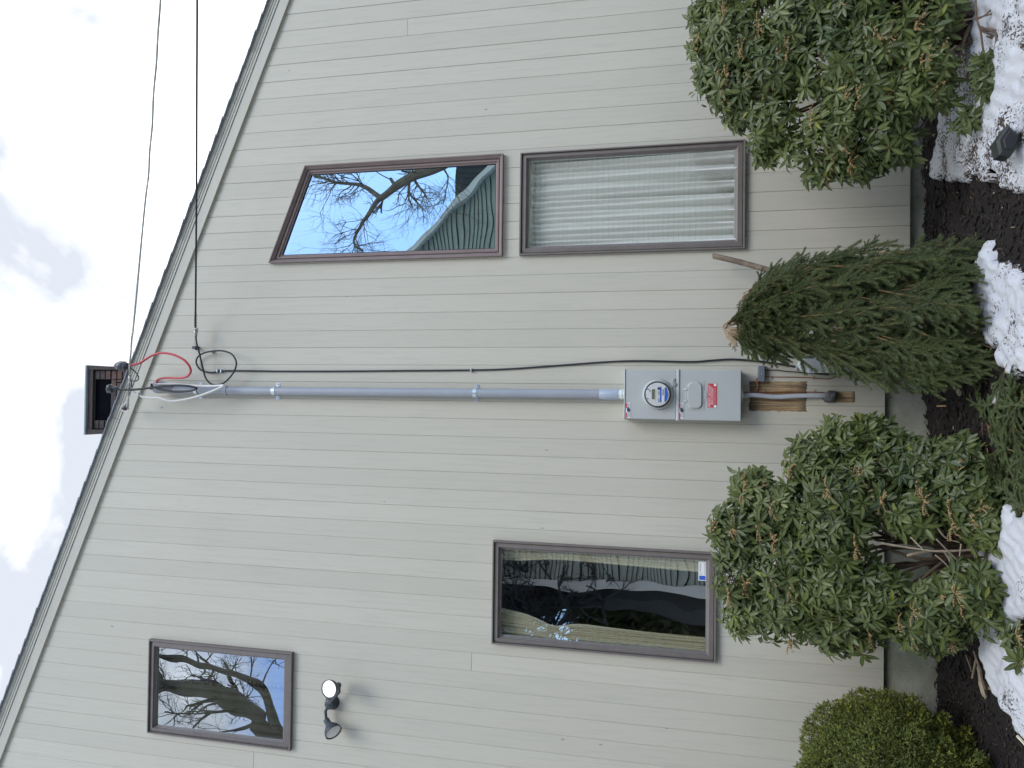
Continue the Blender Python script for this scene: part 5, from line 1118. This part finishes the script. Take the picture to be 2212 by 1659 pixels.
for pts, r in (([(1000, 0), (1020, 300), (1080, 500), (1120, 780), (1150, 900)], .0055), ([(1080, 500), (1250, 570), (1420, 640), (1600, 740)], .004), ([(1390, 360), (1420, 520), (1450, 740), (1430, 900)], .007), ([(1450, 700), (1480, 800), (1520, 880)], .004), ([(1430, 510), (1520, 580), (1610, 640)], .006), ([(820, 330), (1040, 290), (1300, 220), (1560, 180)], .004), ([(1000, 330), (1150, 250), (1260, 150), (1340, 60)], .0045)):
    mb = MB(); mb.tube(smooth_path([P(*ZG6(*p), -1.14) for p in pts], 5), r, 6); mb.build('branch', M_BARK, TW, smooth=True)
# black plastic landscape lamp head on the snow
LB = empty('landscape_spotlight', G(2180, 305, .11), 'black plastic garden spotlight half buried in the right snow drift', 'spotlight')
yy = LB.location.y
pl = [P(*ZG2(*p), yy-.02) for p in [(1940, 585), (2020, 690), (2080, 730), (2160, 700), (2150, 830), (2060, 1000), (1980, 1115), (1800, 1085), (1745, 860)]]
pl = [(p.x, p.z) for p in pl]; mb = MB(); mb.prism(pl, yy-.035, yy+.05, .012); mb.build('housing', mat('black_plastic', (.02, .024, .023), .35, var=.2), LB)
cx0 = sum(p[0] for p in pl)/9; cz0 = sum(p[1] for p in pl)/9
mb = MB(); mb.prism([(cx0+(x-cx0)*.62, cz0+(z-cz0)*.62) for x, z in pl], yy-.042, yy-.034, .004); mb.build('face_plate', M_BLK, LB)
mb = MB(); mb.blob((P(*ZG2(2080, 650), yy-.02).x, yy, P(*ZG2(2080, 650), yy-.02).z), (.018, .02, .016), 40, .12); mb.build('snow_cap', M_SNOW, LB)

# ================================================================== ACROSS THE STREET (seen only as reflections in the windows)
def MR(x, y, L): p = P(x, y, L); return Vector((p.x, -L, p.z))
NL = 13.
k0, k1 = MR(905, 540, NL), MR(1075, 360, NL); sl_ = (k1.z-k0.z)/(k1.x-k0.x); cxn = MR(1300, 1262, NL).x; wxn = 9.5
NB = empty('neighbour_house', ((cxn+wxn)/2, -NL, 0), 'teal-grey clapboard house with pale trim across the yard', 'house')
apx = max(cxn+1.5, k0.x-3.2); tz = lambda x: k0.z+sl_*(x-k0.x) if x > apx else k0.z+sl_*(apx-k0.x)-abs(sl_)*(apx-x)*.9
M_TEAL = mat('teal_clapboard', (.30, .35, .335), .7, var=.08, vs=4); M_NT = mat('neighbour_trim', (.62, .66, .68), .6, var=.04); M_DK = mat('dark_cladding', (.035, .045, .055), .8, var=.2)
mb = MB(); z = -.3; e = .12
while z < tz(apx)-.15:
    # each course is cut to the slope of the gable
    pr_ = k0.z-sl_*k0.x
    xr0 = min(wxn, (z-pr_)/sl_); xr1 = min(wxn, (z+e-pr_)/sl_); q_ = tz(apx)-abs(sl_)*.9*apx
    xl0 = max(cxn, (z-q_)/(abs(sl_)*.9)); xl1 = max(cxn, (z+e-q_)/(abs(sl_)*.9))
    if xr1-xl1 > .1: mb.add([(xl0, -NL-.12, z+.018), (xr0, -NL-.12, z+.018), (xr0, -NL+.036, z+.018), (xl0, -NL+.036, z+.018), (xl1, -NL-.2, z+e), (xr1, -NL-.2, z+e), (xr1, -NL+.002, z+e), (xl1, -NL+.002, z+e)], [(0,1,2,3),(7,6,5,4),(3,2,6,7),(0,3,7,4),(1,5,6,2)])
    z += e
mb.build('clapboard', M_TEAL, NB, kind='stuff')
mb = MB(); mb.prism([(cxn, -.3), (wxn, -.3), (wxn, tz(wxn)-.05), (apx, tz(apx)-.05), (cxn, tz(cxn)-.05)], -NL-.10, -NL-.2); mb.build('sheathing', mat('lap_shadow_backing', (.01, .01, .01), .9), NB)  # near-black backing paints in the shadow lines between the courses
mb = MB(); A = Vector((apx, 0, tz(apx))); Bq = Vector((wxn+.4, 0, tz(wxn+.4))); C_ = Vector((cxn-.3, 0, tz(cxn-.3)))
slab(mb, A, Bq, .16, -NL+.0, -NL+.08, 0); slab(mb, A, Bq, .12, -NL+.08, -NL+.2, 0); slab(mb, A, C_, .28, -NL+.0, -NL+.2, 0); mb.box((cxn-.10, -NL-.05, -.3), (cxn+.12, -NL+.06, tz(cxn)+.1)); mb.build('trim', M_NT, NB)
mb = MB(); mb.box((cxn, -NL-7, -.3), (wxn, -NL-.21, min(tz(cxn), tz(wxn)))); mb.build('side_wall', M_TEAL, NB)
dk = MR(990, 395, 19.); WG = MB(); xq = MR(1000, 372, 19.).x
for i in range(22): WG.box((MR(1000, 430, 19.).x+i*.22, -19.1, -.3), (MR(1000, 430, 19.).x+i*.22+.205, -19, dk.z))
WG.build('dark_barn', M_DK, None, origin=True, label='dark vertical-board barn behind the teal house', cat='barn')
# bare trees
def tree(name, limbs, label, seed, depth=4, tw=7, mt=M_BARK, leafy=False, scale=1.):
    rs = random.Random(seed); base = limbs[0][0][0]; E = empty(name, (base.x, base.y, 0), label, 'tree'); mb = MB(); ml = MB()
    def twig(p, d, L, r, lev):
        pts = [p.copy()]; q = p.copy(); dd = d.normalized(); n = 4
        for i in range(n): dd = (dd+Vector((rs.gauss(0, .16), rs.gauss(0, .16), rs.gauss(.02, .14)))).normalized(); q = q+dd*L/n; pts.append(q.copy())
        ml.tube(pts, list(np.linspace(r, r*.5, len(pts))), 4 if lev < 2 else 3, cap=False)
        if lev >= depth: return
        for i in range(3 if lev < 2 else 2+(rs.random() < .5)):
            j = rs.randint(1, n); pd = (pts[j]-pts[j-1]).normalized(); ax = pd.cross(Vector((rs.gauss(0, 1), rs.gauss(0, 1), rs.gauss(0, 1)))).normalized()
            nd = pd*math.cos(.7)+ax*math.sin(.7)*1.0; twig(pts[j], nd, L*rs.uniform(.5, .8), r*.55, lev+1)
    for pts, r0, r1, nt_ in limbs:
        sp = smooth_path(pts, 6); mb.tube(sp, list(np.linspace(r0, r1, len(sp))), 8)
        for i in range(nt_):
            j = rs.randint(len(sp)//4, len(sp)-1); pd = (sp[j]-sp[j-1]).normalized(); ax = pd.cross(Vector((rs.gauss(0, 1), rs.gauss(0, .6), rs.gauss(0, 1)))).normalized(); twig(sp[j], pd*.5+ax*.8, rs.uniform(.5, 1.1)*scale, max(.008, r1*.45), 0)
    mb.build('trunk', mt, E, smooth=True); ml.build('twigs', mt, E, kind='stuff')
TL_ = 10.
def zt(pts, L=TL_, f=ZT): return [MR(*f(x, y), L) for x, y in pts]
M_TB = mat('grey_tree_bark', (.19, .165, .135), .9, var=.3, vs=6, bp=.6, bs_=20, bd=.02)
tb_ = zt([(2300, -420), (1750, 100), (1400, 330), (1240, 400), (1130, 470), (1000, 575)]); gb = Vector((tb_[0].x+.3, -TL_, -.2))
tree('bare_tree', [([gb]+tb_, .20, .078, 4), (zt([(1000, 570), (960, 620), (900, 690), (845, 750), (800, 830), (785, 900), (820, 950), (880, 990)]), .062, .024, 26), (zt([(1000, 560), (900, 480), (800, 445), (700, 440), (620, 430), (460, 400)]), .055, .028, 26), (zt([(1240, 400), (1300, 500), (1350, 560)]), .03, .012, 14), (zt([(1500, 300), (1550, 420), (1500, 600)]), .03, .012, 12), (zt([(1130, 470), (1080, 400)]), .05, .04, 1)],
     'bare grey tree with forked limb in front of the teal house', 3, 3, mt=M_TB, scale=.8)
zf = lambda pts, L=9.: [MR(*ZF(x, y), L) for x, y in pts]
t2 = zf([(1430, 1060), (1250, 900), (1000, 760), (700, 620), (300, 600), (-300, 560)]); g2 = Vector((t2[0].x-2.2, -9.3, -.2))
tree('bare_tree', [([g2, g2+Vector((.2, 0, 2.2))]+[t2[0]]+t2[1:], .20, .10, 12), (zf([(1430, 1060), (1250, 640), (1000, 500), (700, 420), (450, 330), (200, 250)]), .11, .05, 10), (zf([(1250, 900), (1000, 1000), (800, 1050)]), .05, .02, 5)], 'huge bare tree with thick leaning trunks across the yard', 8, 4, mt=mat('dark_wet_bark', (.055, .05, .045), .9, var=.3, vs=6, bp=.6, bs_=20, bd=.02), scale=1.1)
w3 = lambda pts, L=14.: [MR(*ZW3(x, y), L) for x, y in pts]
t3 = w3([(1500, 640), (1000, 600), (700, 590), (400, 560), (100, 540), (-300, 520)])
tree('bare_tree', [([Vector((t3[0].x, -14, -.2))]+t3, .5, .22, 50), (w3([(1000, 600), (700, 700), (300, 760), (-100, 800)]), .3, .12, 50), (w3([(900, 610), (600, 480), (300, 470), (0, 450)]), .25, .1, 50)], 'dark bare tree beyond the dark hedge', 12, 4, mt=M_DK, scale=1.5)
# evergreen hedge beyond the yard
hx1 = cxn-.3; hx0 = hx1-9; ztop_ = MR(*ZW3(1010, 650), 15).z; n = 15000
O = np.stack([rng.uniform(hx0, hx1, n), rng.uniform(-16.5, -15, n), rng.uniform(-.2, 1, n)*0], -1); hgt = ztop_*(1+.12*np.sin(O[:, 0]*1.7)+.06*np.sin(O[:, 0]*5)); O[:, 2] = hgt*rng.random(n)**.8
D = rng.normal(size=(n, 3)); D[:, 2] += .6; V, F, U, T = place(tv, tf, uv, O, D, rng.normal(size=(n, 3))+np.array([0, .8, 0]), rng.uniform(.3, .6, n), rng.uniform(0, .5, n))
HG = empty('evergreen_hedge', ((hx0+hx1)/2, -15.7, 0), 'tall dark evergreen hedge at the far side of the yard', 'hedge'); me = arr_mesh('foliage', V, F, [leaf_mat('hedge_leaf', (.012, .02, .012), (.03, .04, .02), (.03, .04, .02), .7, .2)], U, T); link(bpy.data.objects.new('foliage', me), HG, kind='stuff')
mb = MB()
for i in range(8): mb.tube([(hx0+.6+i*1.1, -15.8, -.2), (hx0+.6+i*1.1, -15.8, ztop_*.8)], .09, 6)
mb.build('trunks', M_DK, HG, kind='stuff')
print('tris', sum(len(m_.polygons) for m_ in bpy.data.meshes))
